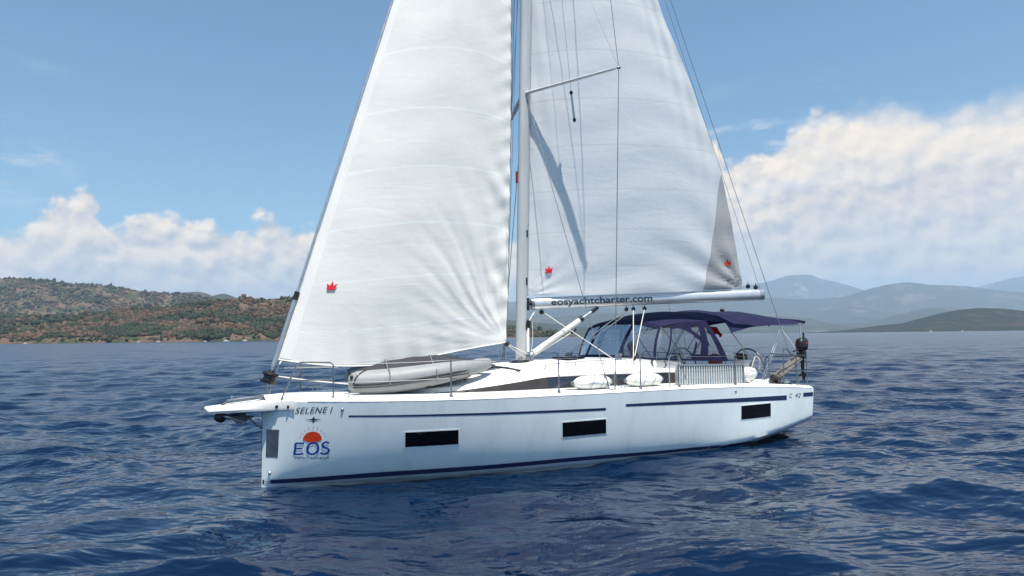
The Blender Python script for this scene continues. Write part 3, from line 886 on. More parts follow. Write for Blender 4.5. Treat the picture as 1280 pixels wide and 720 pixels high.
part(MB().tube([(-0.52, -0.06, 1.43), (-0.52, -0.06, 1.50), (-0.52, 0.06, 1.50), (-0.52, 0.06, 1.43)], 0.01, 6), 'roller_guard', M['steel'], BSP)
part(MB().tube([(-0.70, -0.03, 1.365), (-0.62, -0.03, 1.40), (-0.55, -0.03, 1.41)], 0.018, 6), 'padeye', M['black'], BSP)
part(MB().tube([(-0.40, 0, 1.25), (0.0, -0.0, 0.90)], 0.016, 8), 'bobstay', M['steel_dark'], yacht)

# --- coachroof with its dark window band
def roof_sec(x):
    """outline from side deck up over the top to the other side (port half)"""
    hw = float(pchip([2.0, 2.6, 3.4, 5, 7, 8.6], [0.30, 0.98, 1.22, 1.36, 1.44, 1.45], x))
    zt = float(pchip([2.0, 2.5, 3.2, 4.2, 5.2, 6.5, 8.6], [1.455, 1.53, 1.63, 1.77, 1.885, 1.93, 1.87], x))
    zb = float(f_sheer(x)) + 0.055
    hb = max(min(0.24, (zt - zb) * 0.5), 0.01)                    # window band height
    return [(x, -hw - 0.02, zb - 0.02), (x, -hw, zb + 0.02), (x, -hw + 0.06, zb + 0.02 + hb), (x, -hw + 0.085, zb + 0.045 + hb), (x, -hw * 0.80, zb + (zt - zb) * 0.80), (x, -hw * 0.68, zb + (zt - zb) * 0.93), (x, -hw * 0.45, zt - 0.012), (x, 0, zt + 0.01)]
rs = []
for x in np.linspace(2.0, 8.62, 40):
    p = roof_sec(x); rs.append(p + [(q[0], -q[1], q[2]) for q in reversed(p[:-1])])
cr = MB().loft(rs, False, False)
cr.ngon(rs[-1]); cr.ngon(list(reversed(rs[0])))
ROOF = part(cr, 'coachroof', M['roof'], yacht, 50)
for s in (1, -1):
    def bandgrid(x0, x1, out, k0=0.06, k1=0.97, tap=True, n=30):
        G = []
        for x in np.linspace(x0, x1, n):
            p = roof_sec(x); a, b = Vector(p[1]), Vector(p[2])
            fr = min(1, (x - 2.55) / 2.2) if tap else 1
            en = 1.0 if x < 8.15 else max(0.02, 1 - (x - 8.15) / 0.42)
            q = [a.lerp(b, k0 + (k1 - k0) * t * fr ** 0.6 * (1 if not tap else en)) for t in (0, 0.33, 0.66, 1)]
            G.append([(v.x, s * (v.y - out), v.z + 0.0) for v in q])
        return G
    bg_ = MB().grid(bandgrid(2.6, 8.55, 0.006), uv=False)
    gg = bandgrid(2.6, 8.55, 0.006)
    for e in ([g[0] for g in gg], [g[-1] for g in gg]):
        bg_.loft([e, [(q[0], q[1] + s * 0.02, q[2]) for q in e]], False, False)
    BAND = part(bg_, 'window_band', M['band'], yacht, 50)
    part(MB().grid(bandgrid(4.86, 6.35, 0.011, 0.10, 0.90, False, 12), uv=False), 'cabin_window', M['glass'], BAND, 50)
    part(MB().grid(bandgrid(6.55, 7.9, 0.011, 0.10, 0.90, False, 12), uv=False), 'cabin_window', M['glass'], BAND, 50)
    # stainless handrail on the roof edge
    pts = []
    for x in np.linspace(5.0, 7.0, 24):
        p = roof_sec(x)[4]; pts.append((x, s * (p[1] + 0.02), p[2] + 0.085))
    hr = MB().tube([(pts[0][0] - 0.03, pts[0][1], pts[0][2] - 0.085)] + pts + [(pts[-1][0] + 0.03, pts[-1][1], pts[-1][2] - 0.085)], 0.012, 6)
    for i in (8, 16): hr.tube([pts[i], (pts[i][0], pts[i][1], pts[i][2] - 0.09)], 0.010, 6)
    part(hr, 'handrail', M['steel'], ROOF)
def hatch(x, y, lx, ly, z):
    part(MB().rbox((x, y, z), (lx, ly, 0.05), 0.015), 'hatch', M['window'], ROOF)
hatch(6.1, -0.35, 0.5, 0.5, 1.955)
hatch(4.05, 0.0, 0.55, 0.55, 1.80)
part(MB().rbox((5.98, -0.62, 1.955), (0.26, 0.10, 0.09), 0.03), 'line_organiser', M['black'], ROOF)
for y in (-0.85, 0.85):
    w_ = MB().lathe((7.05, y, 1.86), (0, 0, 1), [(0, .085), (.03, .085), (.05, .06), (.12, .055), (.14, .075), (.17, .07), (.175, .0)], 18)
    part(w_, 'winch', M['steel_dark'], ROOF)

# --- mast
MX0, MZ0 = 5.13, 1.88
def mast_x(z): return MX0 + (z - MZ0) * 0.0325
def ell(c, ax, ay, n=20):
    return [(c[0] + ax * math.cos(2 * math.pi * i / n), c[1] + ay * math.sin(2 * math.pi * i / n), c[2]) for i in range(n)]
MTOP = 19.0
mm = MB().loft([ell((mast_x(z), 0, z), 0.125 * (1 if z < 16 else 0.8), 0.078 * (1 if z < 16 else 0.85)) for z in np.linspace(MZ0, MTOP, 24)], True, True)
MAST = part(mm, 'mast', M['mast'], yacht, 50)
part(MB().tube([(mast_x(z) + 0.135, 0, z) for z in np.linspace(3.25, MTOP, 12)], 0.026, 8), 'sail_track', M['anod'], MAST)
part(MB().rbox((mast_x(2.35) + 0.13, -0.03, 2.33), (0.07, 0.10, 0.50), 0.012), 'line_cover', M['alu'], MAST)
mf = MB().lathe((MX0, 0, 1.86), (0, 0, 1), [(0, .24), (.02, .24), (.035, .19), (.06, .17), (.065, .12)], 24)
part(mf, 'mast_collar', M['black'], MAST)
bl = MB()
for y, x in ((-0.20, 0.05), (-0.16, 0.17), (-0.05, 0.25), (0.1, 0.25), (0.2, 0.08), (-0.18, -0.12)):
    part(MB().rbox((MX0 + x, y, 1.955), (0.10, 0.04, 0.09), 0.015), 'turning_block', M['steel_dark'], MAST)
for z, dx in ((2.62, 0.13), (3.55, 0.11), (4.55, 0.10)):
    part(MB().rbox((mast_x(z) + dx * 0.7, -0.075, z), (0.03, 0.03, 0.16), 0.008), 'mast_cleat', M['black'], MAST)
part(MB().rbox((mast_x(2.62) + 0.16, -0.04, 2.66), (0.10, 0.07, 0.19), 0.025), 'rope_clutch', M['black'], MAST)
sl = MB().tube([(mast_x(5.7) - 0.132, 0.03, 5.62), (mast_x(5.8) - 0.132, 0.03, 5.86)], 0.035, 8)
part(sl, 'steaming_light', M['maroon'], MAST)
for z in (5.9, 3.9):
    part(MB().torus((mast_x(z), 0, z), (0, 0, 1), 0.0, 0.001, 4, 4), 'mast_band', M['black'], MAST) if False else None
# spreaders and standing rigging
SPR = []
for zr, ln, sw, rise in ((7.55, 1.95, 0.93, 0.12), (13.1, 1.35, 0.62, 0.10)):
    for s in (-1, 1):
        a = Vector((mast_x(zr) + 0.02, s * 0.07, zr)); b = Vector((mast_x(zr) + sw, s * ln, zr + rise))
        sp = MB().tube([a, a.lerp(b, 0.5), a.lerp(b, 0.94), b], [0.066, 0.060, 0.052, 0.028], 12, True, 0.38)
        S_ = part(sp, 'spreader', M['alu'], yacht, 50)
        part(MB().ball(b, (0.05, 0.035, 0.03), 10, 6), 'spreader_tip', M['steel_dark'], S_)
        SPR.append((s, zr, b, a))
CH = {s: Vector((5.95, s * 1.97, 1.34)) for s in (-1, 1)}
for s, zr, b, a in SPR:
    if zr < 10:
        up2 = [q for q in SPR if q[0] == s and q[1] > 10][0]
        part(MB().tube([CH[s], b], 0.0085, 6), 'shroud', M['wire'], yacht)
        part(MB().tube([b, up2[2]], 0.008, 6), 'shroud', M['wire'], yacht)
        part(MB().tube([up2[2], (mast_x(18.6), s * 0.06, 18.6)], 0.008, 6), 'shroud', M['wire'], yacht)
        part(MB().tube([b, (mast_x(13.0), s * 0.07, 13.0)], 0.006, 6), 'shroud', M['wire'], yacht)
        part(MB().tube([CH[s] + Vector((-0.10, -s * 0.03, 0)), (mast_x(7.4) + 0.03, s * 0.08, 7.4)], 0.0075, 6), 'shroud', M['wire'], yacht)
        for k in (0, 1):
            base = CH[s] + (Vector((-0.10, -s * 0.03, 0)) if k else Vector((0, 0, 0)))
            d = ((Vector((mast_x(7.4) + 0.03, s * 0.08, 7.4)) if k else b) - base).normalized()
            part(MB().tube([base, base + d * 0.10, base + d * 0.12, base + d * 0.36, base + d * 0.38, base + d * 0.45], [0.012, 0.012, 0.021, 0.021, 0.012, 0.009], 8), 'turnbuckle', M['steel_dark'], yacht)
        part(MB().rbox(CH[s] + Vector((-0.04, 0, 0.02)), (0.20, 0.06, 0.08), 0.015), 'chainplate', M['steel_dark'], yacht)
        part(MB().tube([(11.75, s * 1.85, 1.16), (mast_x(MTOP) + 0.15, s * 0.03, MTOP - 0.05)], 0.007, 6), 'backstay', M['wire'], yacht)

# --- boom, swung out to port
BA = R(20.0)
BH = Vector((5.43, 0.0, 3.085)); BE = Vector((10.50, -1.845, 3.285))
bdir = (BE - BH).normalized()
bn = Vector((-math.sin(BA), -math.cos(BA), 0))                     # the boom's port side
bup = bdir.cross(bn).normalized(); bup = bup if bup.z > 0 else -bup
BLEN = (BE - BH).length
def boom_pt(s, a, k=1.0, hz=0.118, wy=0.078):
    return BH + bdir * s + bn * (wy * k * math.cos(a)) + bup * (hz * k * math.sin(a))
rings = [[boom_pt(s, 2 * math.pi * i / 24, k) for i in range(24)] for s, k in ((0.0, 0.9), (0.03, 1), (BLEN * .3, 1), (BLEN * .6, 1), (BLEN - 0.03, 1), (BLEN, 0.95))]
BOOM = part(MB().loft(rings, True, True), 'boom', M['boom'], yacht, 50)
part(MB().loft([[boom_pt(s, 2 * math.pi * i / 24, 1.03) for i in range(24)] for s in (BLEN - 0.10, BLEN + 0.012)], True, True), 'boom_end_cap', M['anod'], BOOM, 50)
part(MB().loft([[boom_pt(s, 2 * math.pi * i / 24, 1.03) for i in range(24)] for s in (-0.012, 0.05)], True, True), 'boom_end_cap', M['steel_dark'], BOOM, 50)
gk = MB().tube([(mast_x(3.08) + 0.10, 0, 3.08), BH], 0.035, 8)
gk.rbox((mast_x(3.08) + 0.15, 0, 3.08), (0.06, 0.10, 0.26), 0.012)
part(gk, 'gooseneck', M['black'], BOOM)
part(MB().tube([BH + bdir * s + bup * 0.118 for s in np.linspace(0.08, BLEN - 0.1, 6)], 0.014, 6), 'sail_slot', M['anod'], BOOM)
def block(mbn, c, parent, r=0.045):
    b_ = MB().lathe(Vector(c) - bn * 0.02, bn, [(0, r * .7), (.006, r), (.034, r), (.04, r * .7)], 14)
    b_.tube([Vector(c) + bup * r * 0.7, Vector(c) + bup * (r + 0.05)], 0.008, 6)
    return part(b_, mbn, M['black'], parent)
SH = [BH + bdir * s - bup * 0.20 for s in (2.10, 2.26, 2.52)]
for c in SH: block('sheet_block', c, BOOM)
for k, c in ((0, BE - bdir * 0.35 + bup * 0.20), (1, BE - bdir * 0.16 + bup * 0.17)): block('clew_block', c, BOOM, 0.05)
block('reef_block', BH + bdir * 0.20 - bup * 0.18, BOOM, 0.05)
# mainsheet to both roof edges, vang, topping lines
pr = Vector((7.18, -1.16, 1.80)); pr2 = Vector((6.86, -1.36, 1.46)); sr = Vector((7.18, 1.16, 1.80))
ms = MB().tube([SH[1], pr + Vector((0, 0, 0.18))], 0.010, 6).tube([SH[2], pr + Vector((0.04, 0, 0.18))], 0.010, 6).tube([pr + Vector((0, 0, .18)), pr2], 0.010, 6).tube([pr + Vector((.04, 0, .14)), pr + Vector((0.25, .3, .05))], 0.010, 6)
part(ms, 'mainsheet', M['rope'], yacht)
part(MB().tube([SH[0], sr + Vector((0, 0, .15))], 0.009, 6).tube([SH[1], sr + Vector((.1, 0, .15))], 0.009, 6), 'mainsheet', M['rope'], yacht)
for q in (pr, sr):
    part(MB().ball(q + Vector((0.02, 0, 0.13)), (.045, .03, .055), 10, 6), 'sheet_block', M['black'], yacht)
va = Vector((5.36, -0.03, 2.03)); vb = BH + bdir * 1.46 - bup * 0.13
vd = (vb - va)
part(MB().tube([va, va + vd * 0.04, va + vd * 0.041, va + vd * 0.76], [0.03, 0.03, 0.058, 0.058], 14), 'boom_vang', M['alu'], yacht)
part(MB().tube([va + vd * 0.755, va + vd * 0.93], 0.036, 12), 'vang_rod', M['anod'], yacht)
part(MB().tube([va + vd * 0.90, vb], [0.045, 0.03], 10), 'vang_fitting', M['black'], yacht)
part(MB().tube([va + vd * 0.72, va + vd * 0.765], 0.063, 14), 'vang_collar', M['black'], yacht)
vt = MB().tube([va + Vector((0, -.02, -.06)), va + vd * 0.60 + Vector((0, -0.02, -.13))], 0.011, 6).tube([va + Vector((.03, .02, -.06)), va + vd * 0.56 + Vector((0, .02, -.15))], 0.011, 6)
part(vt, 'vang_tackle', M['rope'], yacht)
part(MB().rbox(va + vd * 0.62 + Vector((0, -0.02, -.13)), (0.16, .04, .06), .012, (0, -0.6, 0)), 'vang_block', M['black'], yacht)
part(MB().tube([BH + bdir * 0.08 - bup * 0.12, (mast_x(2.75) + 0.15, -0.06, 2.72)], 0.012, 6), 'reef_line', M['rope'], yacht)
part(MB().tube([BH + bdir * 0.26 - bup * 0.2, (6.85, -0.95, 1.90), (7.0, -1.2, 1.6)], 0.010, 6), 'reef_line', M['rope'], yacht)
sag = [(mast_x(z) + 0.20 + 0.06 * math.sin((z - 1.95) * 3.2), -0.05, z) for z in np.linspace(1.95, 2.7, 10)]
part(MB().tube(sag, 0.006, 6), 'halyard_tail', M['rope'], yacht)

# --- mainsail
def main_pt(u, v):
    z0 = 3.26
    zl = z0 + (18.35 - z0) * v
    lx = mast_x(zl) + 0.15
    ch = 5.02 * (1 - v) + float(pchip([0, .1, .2, .32, .44, .7, 1], [0, .20, .31, .22, .06, .06, .12], v))
    a = BA + R(5.0) * v - R(0.5)
    fl = 0.085 * ch * (1 - math.exp(-v * 5.0) * 0.75)
    cam = fl * 4.0 * u * (1 - u) * (1.25 - 0.5 * u)
    rise = 0.16 * u * (1 - v)
    foot = -0.035 * math.sin(math.pi * u) * math.exp(-v * 40)
    x = lx + ch * u * math.cos(a) - cam * math.sin(a)
    y = -ch * u * math.sin(a) - cam * math.cos(a)
    z = zl + rise + foot
    # draped creases: along the luff, the foot and the leech
    w = 0.010 * math.sin(u * 62 + v * 30) * math.exp(-((u - 0.06) / 0.06) ** 2)
    w += 0.016 * math.sin(v * 150 + math.sin(u * 9) * 2.0 + u * 4) * math.exp(-v * 22) * (0.3 + u)
    w += 0.014 * math.sin(u * 70 - v * 38) * math.exp(-((u - 0.93) / 0.10) ** 2)
    w += 0.008 * math.sin(v * 95 + 3 * u + 2 * math.sin(u * 7)) * (0.4 + 0.6 * u)
    dr = math.hypot(u * 5, v * 15)
    w += 0.022 * math.sin(math.atan2(v * 15, u * 5 + 1e-6) * 17) * math.exp(-dr / 0.55) * min(dr * 4, 1)
    dc = math.hypot((1 - u) * 5, v * 15)
    w += 0.05 * math.sin(math.atan2(v * 15, (1 - u) * 5 + 1e-6) * 11) * math.exp(-dc / 1.0) * min(dc * 2.5, 1)
    return (x - w * math.sin(a), y - w * math.cos(a), z)
nu, nv = 90, 190
UU = np.linspace(0, 1, nu)
VV = np.linspace(0, 1, nv) ** 1.25
MAINSAIL = part(MB().grid([[main_pt(u, v) for u in UU] for v in VV]), 'mainsail', M['main'], yacht, 180)
# reinforced corner cloth at the clew, a second layer sewn on: narrow triangle along the leech
def patch(ptfn, uvs, out, name, mat, parent, nrm):
    mb = MB(); mb.grid([[tuple(Vector(ptfn(u, v)) + nrm * out) for u, v in row] for row in uvs])
    return part(mb, name, mat, parent, 180)
bnv = Vector((bn.x, bn.y, 0))
rows_ = []
for v in np.linspace(0.0005, 0.172, 40):
    w = 0.205 * (1 - v / 0.174) ** 0.9 * (5.0 / 5.0)
    rows_.append([(1.0 - w * (1 - t), v) for t in np.linspace(0, 1, 14)])
LEECH = patch(main_pt, rows_, 0.016, 'leech_patch', M['leech'], MAINSAIL, bnv)
def crown(ptfn, u, v, su, sv, nrm, parent, mat):
    o2 = [(-.46, -.40), (.46, -.40), (.62, .34), (.27, -.02), (0, .58), (-.27, -.02), (-.62, .34)]
    pts = [Vector(ptfn(u + a * su, v + b * sv)) + nrm * 0.026 for a, b in o2]
    c = sum(pts, Vector()) / len(pts)
    mb = MB(); n = len(pts)
    cc = Vector(ptfn(u, v - .1 * sv)) + nrm * 0.026
    mb.add(pts + [cc], [(i, (i + 1) % n, n) for i in range(n)])
    cr_ = part(mb, 'crown_mark', mat, parent, 0)
    bar = [Vector(ptfn(u + a * su, v + b * sv)) + nrm * 0.016 for a, b in ((-.36, -.30), (.36, -.30), (.36, -.20), (-.36, -.20))]
    return cr_
crown(main_pt, 0.088, 0.0345, 0.026, 0.0105, bnv, MAINSAIL, M['logo_red'])
crown(main_pt, 0.938, 0.039, 0.024, 0.0105, bnv, MAINSAIL, M['logo_orange'])
# lazy jack with its small tensioner, seen against the sail
lj = Vector(main_pt(0.20, 0.27)) + bnv * 0.25
LJ0, LJ1, LJ2 = Vector((mast_x(13.0) + 0.05, -0.6, 13.0)), Vector((5.87, -0.9, 7.41)), Vector((5.94, -0.9, 6.85))
part(MB().tube([LJ0, LJ1], 0.004, 6), 'lazy_jack', M['rope_grey'], yacht)
part(MB().tube([LJ1, LJ1.lerp(LJ2, .1), LJ1.lerp(LJ2, .9), LJ2], [.012, .024, .024, .012], 8), 'lazy_jack_tensioner', M['anod'], yacht)
for q in (LJ1, LJ2): part(MB().ball(q, (.04, .03, .05), 10, 6), 'tensioner_end', M['black'], yacht)
part(MB().tube([(BE - bdir * .05) + bup * .1, (mast_x(MTOP) + .12, 0, MTOP - .1)], 0.005, 6), 'topping_lift', M['rope_grey'], yacht)

# --- jib on its furler
FS0 = Vector((0.06, 0, 1.74)); FS1 = Vector((5.36, 0, 18.6))
fd = (FS1 - FS0).normalized()
def stay(t): return FS0 + (FS1 - FS0) * t
part(MB().tube([stay(0.0), stay(0.5), stay(1)], 0.024, 10), 'forestay', M['anod'], yacht)
part(MB().tube([stay(0.012), stay(0.082)], 0.036, 12), 'furler_tube', M['anod'], yacht)
part(MB().tube([stay(0.080), stay(0.088)], 0.046, 12), 'furler_clip', M['black'], yacht)
dr_ = MB().lathe(stay(-0.004), fd, [(0.0, .05), (.01, .13), (.05, .14), (.07, .10), (.13, .10), (.15, .14), (.19, .13), (.20, .05), (.24, .04)], 20)
part(dr_, 'furler_drum', M['black'], yacht)
part(MB().tube([(0.02, 0, 1.43), stay(-0.004)], [0.02, 0.016], 8).rbox((0.02, 0, 1.45), (0.12, .05, .10), .01), 'stay_fitting', M['steel_dark'], yacht)
part(MB().tube([stay(0.003) + Vector((.12, 0, 0)), (0.62, -0.42, 1.72), (1.4, -0.72, 1.62)], 0.012, 6), 'furling_line', M['rope'], yacht)
CLEW = Vector((4.40, -0.60, 2.30)); TACK = stay(0.0195) + Vector((0.05, 0, 0)); HEAD = stay(0.955)
def jib_pt(u, v):
    L = TACK.lerp(HEAD, v)
    lx = 4.40 + 0.62 * v
    E_ = Vector((lx, -0.60 - 0.16 * math.sin(math.pi * min(v * 1.1, 1)) * (1 - v) + 0.58 * v ** 1.4, 2.30 + (HEAD.z - 2.30) * v))
    c = E_ - L; ch = max(Vector((c.x, c.y, 0)).length, 1e-4)
    nrm = Vector((c.y, -c.x, 0)) / ch
    if nrm.y > 0: nrm = -nrm
    fl = 0.105 * ch * (1 - 0.55 * math.exp(-v * 7))
    cam = fl * 4 * u * (1 - u) * (1.35 - 0.7 * u)
    P = L + c * u + nrm * cam
    P.z -= (0.20 * math.sin(math.pi * u) ** 1.0 + 0.05 * math.sin(2 * math.pi * u)) * math.exp(-v * 16)
    # cloth: creases running out of the clew and flutter in the lower leech
    du, dv = (1 - u) * 4.6, v * 15.3
    dc = math.hypot(du, dv); an = math.atan2(dv, du + 1e-6)
    w = 0.019 * math.sin(an * 24 + 2 * math.sin(dc * 2) + 2.2 * math.sin(an * 7 + 1) + 0.8 * math.sin(an * 41))  * math.exp(-((dc - 1.3) / 1.5) ** 2) * min(1, dc * 1.5) * (0.25 + 0.75 * min(1, an / 1.3))
    fl2 = math.exp(-((1 - u) / 0.11)) * math.exp(-((v - 0.13) / 0.13) ** 2)
    w += 0.032 * math.sin(du * 9 - dv * 7 + 1.2 * math.sin(dv * 3.1)) * fl2 * min(1, (1 - u) * 60 + .2)
    w += 0.012 * math.sin(dv * 16 + du * 5) * math.exp(-((1 - u) / 0.07)) * (v < 0.75)
    w += 0.016 * math.sin(u * 55 + dv * 6) * math.exp(-v * 45) * math.sin(math.pi * u)
    w += 0.005 * math.sin(dv * 5.2 + u * 4 + 1.5 * math.sin(u * 8))
    w += 0.012 * math.sin(u * 24 + dv * 1.6) * math.exp(-((u - .5) / .3) ** 2) * math.exp(-((v - .35) / .35) ** 2)
    return tuple(P + nrm * w)
UJ = 1 - (1 - np.linspace(0, 1, 110)) ** 1.25
VJ = np.linspace(0, 1, 230) ** 1.3
JIB = part(MB().grid([[jib_pt(u, v) for u in UJ] for v in VJ]), 'jib', M['jib'], yacht, 180)
jn = Vector((CLEW.y, -CLEW.x, 0)).normalized(); jn = jn if jn.y < 0 else -jn
LUFF = patch(jib_pt, [[(t, v) for t in np.linspace(0.002, 0.045 + 0.05 * v * v, 5)] for v in np.linspace(0.002, 0.99, 80)], 0.006, 'luff_strip', M['luff'], JIB, jn)
crown(jib_pt, 0.122, 0.0795, 0.036, 0.0098, jn, JIB, M['logo_red'])
lt = [Vector(jib_pt(1.0, v)) for v in np.linspace(0.0, 0.9, 90)]
part(MB().tube(lt, 0.008, 5), 'leech_line', M['rope_grey'], JIB)
ft = [Vector(jib_pt(u, 0.0)) for u in np.linspace(0.0, 1.0, 50)]
part(MB().tube(ft, 0.010, 5), 'foot_hem', M['rope'], JIB)
part(MB().ball(CLEW + Vector((0.02, 0, -0.03)), (.05, .035, .06), 10, 6), 'clew_block', M['black'], JIB)
part(MB().tube([CLEW + Vector((.02, 0, -.05)), (MX0 - 0.02, -0.19, 1.98)], 0.009, 6).tube([CLEW + Vector((.04, 0, -.04)), (MX0 + 0.06, -0.19, 2.05)], 0.008, 6), 'jib_sheet', M['rope'], yacht)
tb = MB().tube([(4.42, s * 1.05, 1.82 - 0.05 * s * s) for s in (-1, -.5, 0, .5, 1)], 0.02, 6)
part(tb, 'jib_track', M['black'], yacht)
hy_ = MB()
for y, xo in ((0.10, -0.16), (0.16, -0.24)):
    hy_.tube([(mast_x(2) + xo * 1.6 - .05, y, 1.86), (mast_x(16) + xo * .4, y * .5, 16)], 0.006, 5)
part(hy_, 'halyard', M['rope_grey'], yacht)

# ------------------------------------------------------------------ lettering and emblems
def text_mesh(s, height, slant=0.0, bold=0.0, spacing=1.0, width=None):
    """flat mesh of the words: x to the right, y up, lower left at 0,0, capital height as given"""
    cu = bpy.data.curves.new('lettering', 'FONT')
    cu.body = s; cu.shear = slant; cu.offset = bold; cu.space_character = spacing
    cu.resolution_u = 4; cu.size = 1.0
    ob = bpy.data.objects.new('lettering', cu); COL.objects.link(ob)
    bpy.context.view_layer.update()
    me = bpy.data.meshes.new_from_object(ob)
    bpy.data.objects.remove(ob); bpy.data.curves.remove(cu)
    bm = bmesh.new(); bm.from_mesh(me); bpy.data.meshes.remove(me)
    xs = [v.co.x for v in bm.verts]
    k = height / 0.69
    kx = k if width is None else width / (max(xs) - min(xs))
    x0 = min(xs)
    for v in bm.verts: v.co = Vector(((v.co.x - x0) * kx, v.co.y * k, 0))
    W_ = max(v.co.x for v in bm.verts)
    for ax, lo, hi, n in ((1, -height * .3, height * 1.1, 7), (0, 0, W_, max(4, int(W_ / 0.06)))):
        for i in range(1, n):
            q = lo + (hi - lo) * i / n
            co = Vector((q, 0, 0)) if ax == 0 else Vector((0, q, 0)); no = Vector((1, 0, 0)) if ax == 0 else Vector((0, 1, 0))
            bmesh.ops.bisect_plane(bm, geom=bm.verts[:] + bm.edges[:] + bm.faces[:], plane_co=co, plane_no=no)
    bm.verts.index_update()
    vs = [tuple(v.co[:2]) for v in bm.verts]; fs = [tuple(v.index for v in f.verts) for f in bm.faces]
    bm.free()
    return vs, fs
def ribbon(pts, w, closed=False):
    """flat stroke of even width along a 2-D path"""
    P = np.array(pts, float); n = len(P)
    vs = []; fs = []
    for i in range(n):
        a = P[(i - 1) % n] if closed or i > 0 else P[i]; b = P[(i + 1) % n] if closed or i < n - 1 else P[i]
        t = (b - a) / (np.linalg.norm(b - a) + 1e-9); nn_ = np.array([-t[1], t[0]])
        vs += [tuple(P[i] + nn_ * w / 2), tuple(P[i] - nn_ * w / 2)]
    for i in range(n if closed else n - 1):
        j = (i + 1) % n
        fs.append((2 * i, 2 * j, 2 * j + 1, 2 * i + 1))
    return vs, fs
def smooth_path(pts, n=8, closed=False):
    P = [np.array(p, float) for p in pts]; out = []
    N = len(P)
    for i in range(N if closed else N - 1):
        p0, p1, p2, p3 = (P[(i + k) % N] if closed else P[min(max(i + k, 0), N - 1)] for k in (-1, 0, 1, 2))
        for t in np.linspace(0, 1, n, endpoint=False):
            out.append(tuple(0.5 * (2 * p1 + (p2 - p0) * t + (2 * p0 - 5 * p1 + 4 * p2 - p3) * t * t + (3 * p1 - p0 - 3 * p2 + p3) * t ** 3)))
    if not closed: out.append(tuple(P[-1]))
    return out
def on_hull(name, shapes, x0, z0, mat, out=0.005, parent=None, tilt=0.0):
    mb = MB()
    for vs, fs in shapes:
        pp = []
        for a, b in vs:
            x = x0 + a; z = z0 + b + tilt * a
            pp.append((x, -float(hull_y(x, z)) - out, z))
        mb.add(pp, fs)
    return part(mb, name, mat, parent or HULL, 0)
on_hull('ship_name', [text_mesh('SELENE I', 0.098, 0.28, 0.0, 1.08, 0.50)], 0.335, 1.205, M['letters'], tilt=0.02)
# compass star below the name
star = [(-.115, 0), (-.02, .012), (0, .05), (.02, .012), (.115, 0), (.02, -.012), (0, -.05), (-.02, -.012)]
on_hull('compass_mark', [([(0, 0)] + star, [(0, i + 1, (i + 1) % 8 + 1) for i in range(8)])], 0.585, 1.105, M['letters'])
# rising sun with rays
SX, SZ = 0.588, 0.775
arc = [(0.128 * math.cos(t), 0.135 * math.sin(t)) for t in np.linspace(0, math.pi, 25)]
low = [(-.128, -.012), (-.09, -.018), (-.07, -.035), (-.03, -.04), (0, -.045), (.04, -.04), (.07, -.034), (.1, -.018), (.128, -.012)]
disc = [(0, 0.02)] + arc + low
EMB = on_hull('charter_emblem', [(disc, [(0, i, i % (len(disc) - 1) + 1) for i in range(1, len(disc))])], SX, SZ, M['logo_orange'], parent=yacht)
rays = [ribbon([(0.160 * math.cos(t), 0.168 * math.sin(t)), (l * math.cos(t), l * 1.05 * math.sin(t))], 0.005) for t, l in zip(np.linspace(0.25, math.pi - 0.25, 9), (.19, .2, .2, .215, .215, .215, .2, .2, .19))]
for r_ in rays: on_hull('sun_ray', [r_], SX, SZ, M['logo_red'], 0.005, EMB)
w = 0.030
lE = ribbon(smooth_path([(.125, .185), (.06, .190), (.012, .182), (.010, .10), (.004, .018), (.05, .008), (.125, .018)]), w)
lE2 = ribbon([(.026, .102), (.105, .106)], w * .9)
lO = ribbon(smooth_path([(.245, .195), (.190, .165), (.172, .10), (.195, .03), (.25, .005), (.305, .04), (.322, .11), (.295, .175)], closed=True), w, True)
lS = ribbon(smooth_path([(.462, .185), (.425, .205), (.385, .185), (.378, .145), (.41, .115), (.455, .092), (.472, .052), (.440, .012), (.39, .008), (.362, .03)]), w)
on_hull('charter_letters', [lE, lE2, lO, lS], 0.358, 0.528, M['logo_blue'], 0.007, EMB)
on_hull('charter_words', [text_mesh('YACHT', 0.036, 0, 0.0, 1.25, 0.185)], 0.37, 0.448, M['letters'], 0.005, EMB)
on_hull('charter_words', [text_mesh('CHARTER', 0.036, 0, 0.0, 1.25, 0.255)], 0.59, 0.448, M['letters'], 0.005, EMB)
on_hull('model_letter', [text_mesh('C', 0.095, 0.25, 0.0, 1.1, 0.10)], 11.0, 0.955, M['letters'], 0.005, tilt=-0.03)
on_hull('model_number', [text_mesh('42', 0.095, 0.25, 0.0, 1.1, 0.21)], 11.22, 0.950, M['letters'], 0.005, tilt=-0.03)
vs, fs = text_mesh('eosyachtcharter.com', 0.138, 0, 0.020, 1.0, 2.28)
tb_ = MB()
def boom_text(a, b):
    hz_, wy_ = 0.118, 0.078
    q = max(-0.98, min(0.98, b / hz_))
    return BH + bdir * (0.40 + a) + bup * b + bn * (wy_ * math.sqrt(1 - q * q) + 0.004)
tb_.add([boom_text(a, b - 0.045) for a, b in vs], fs)
part(tb_, 'web_address', M['letters'], BOOM, 0)

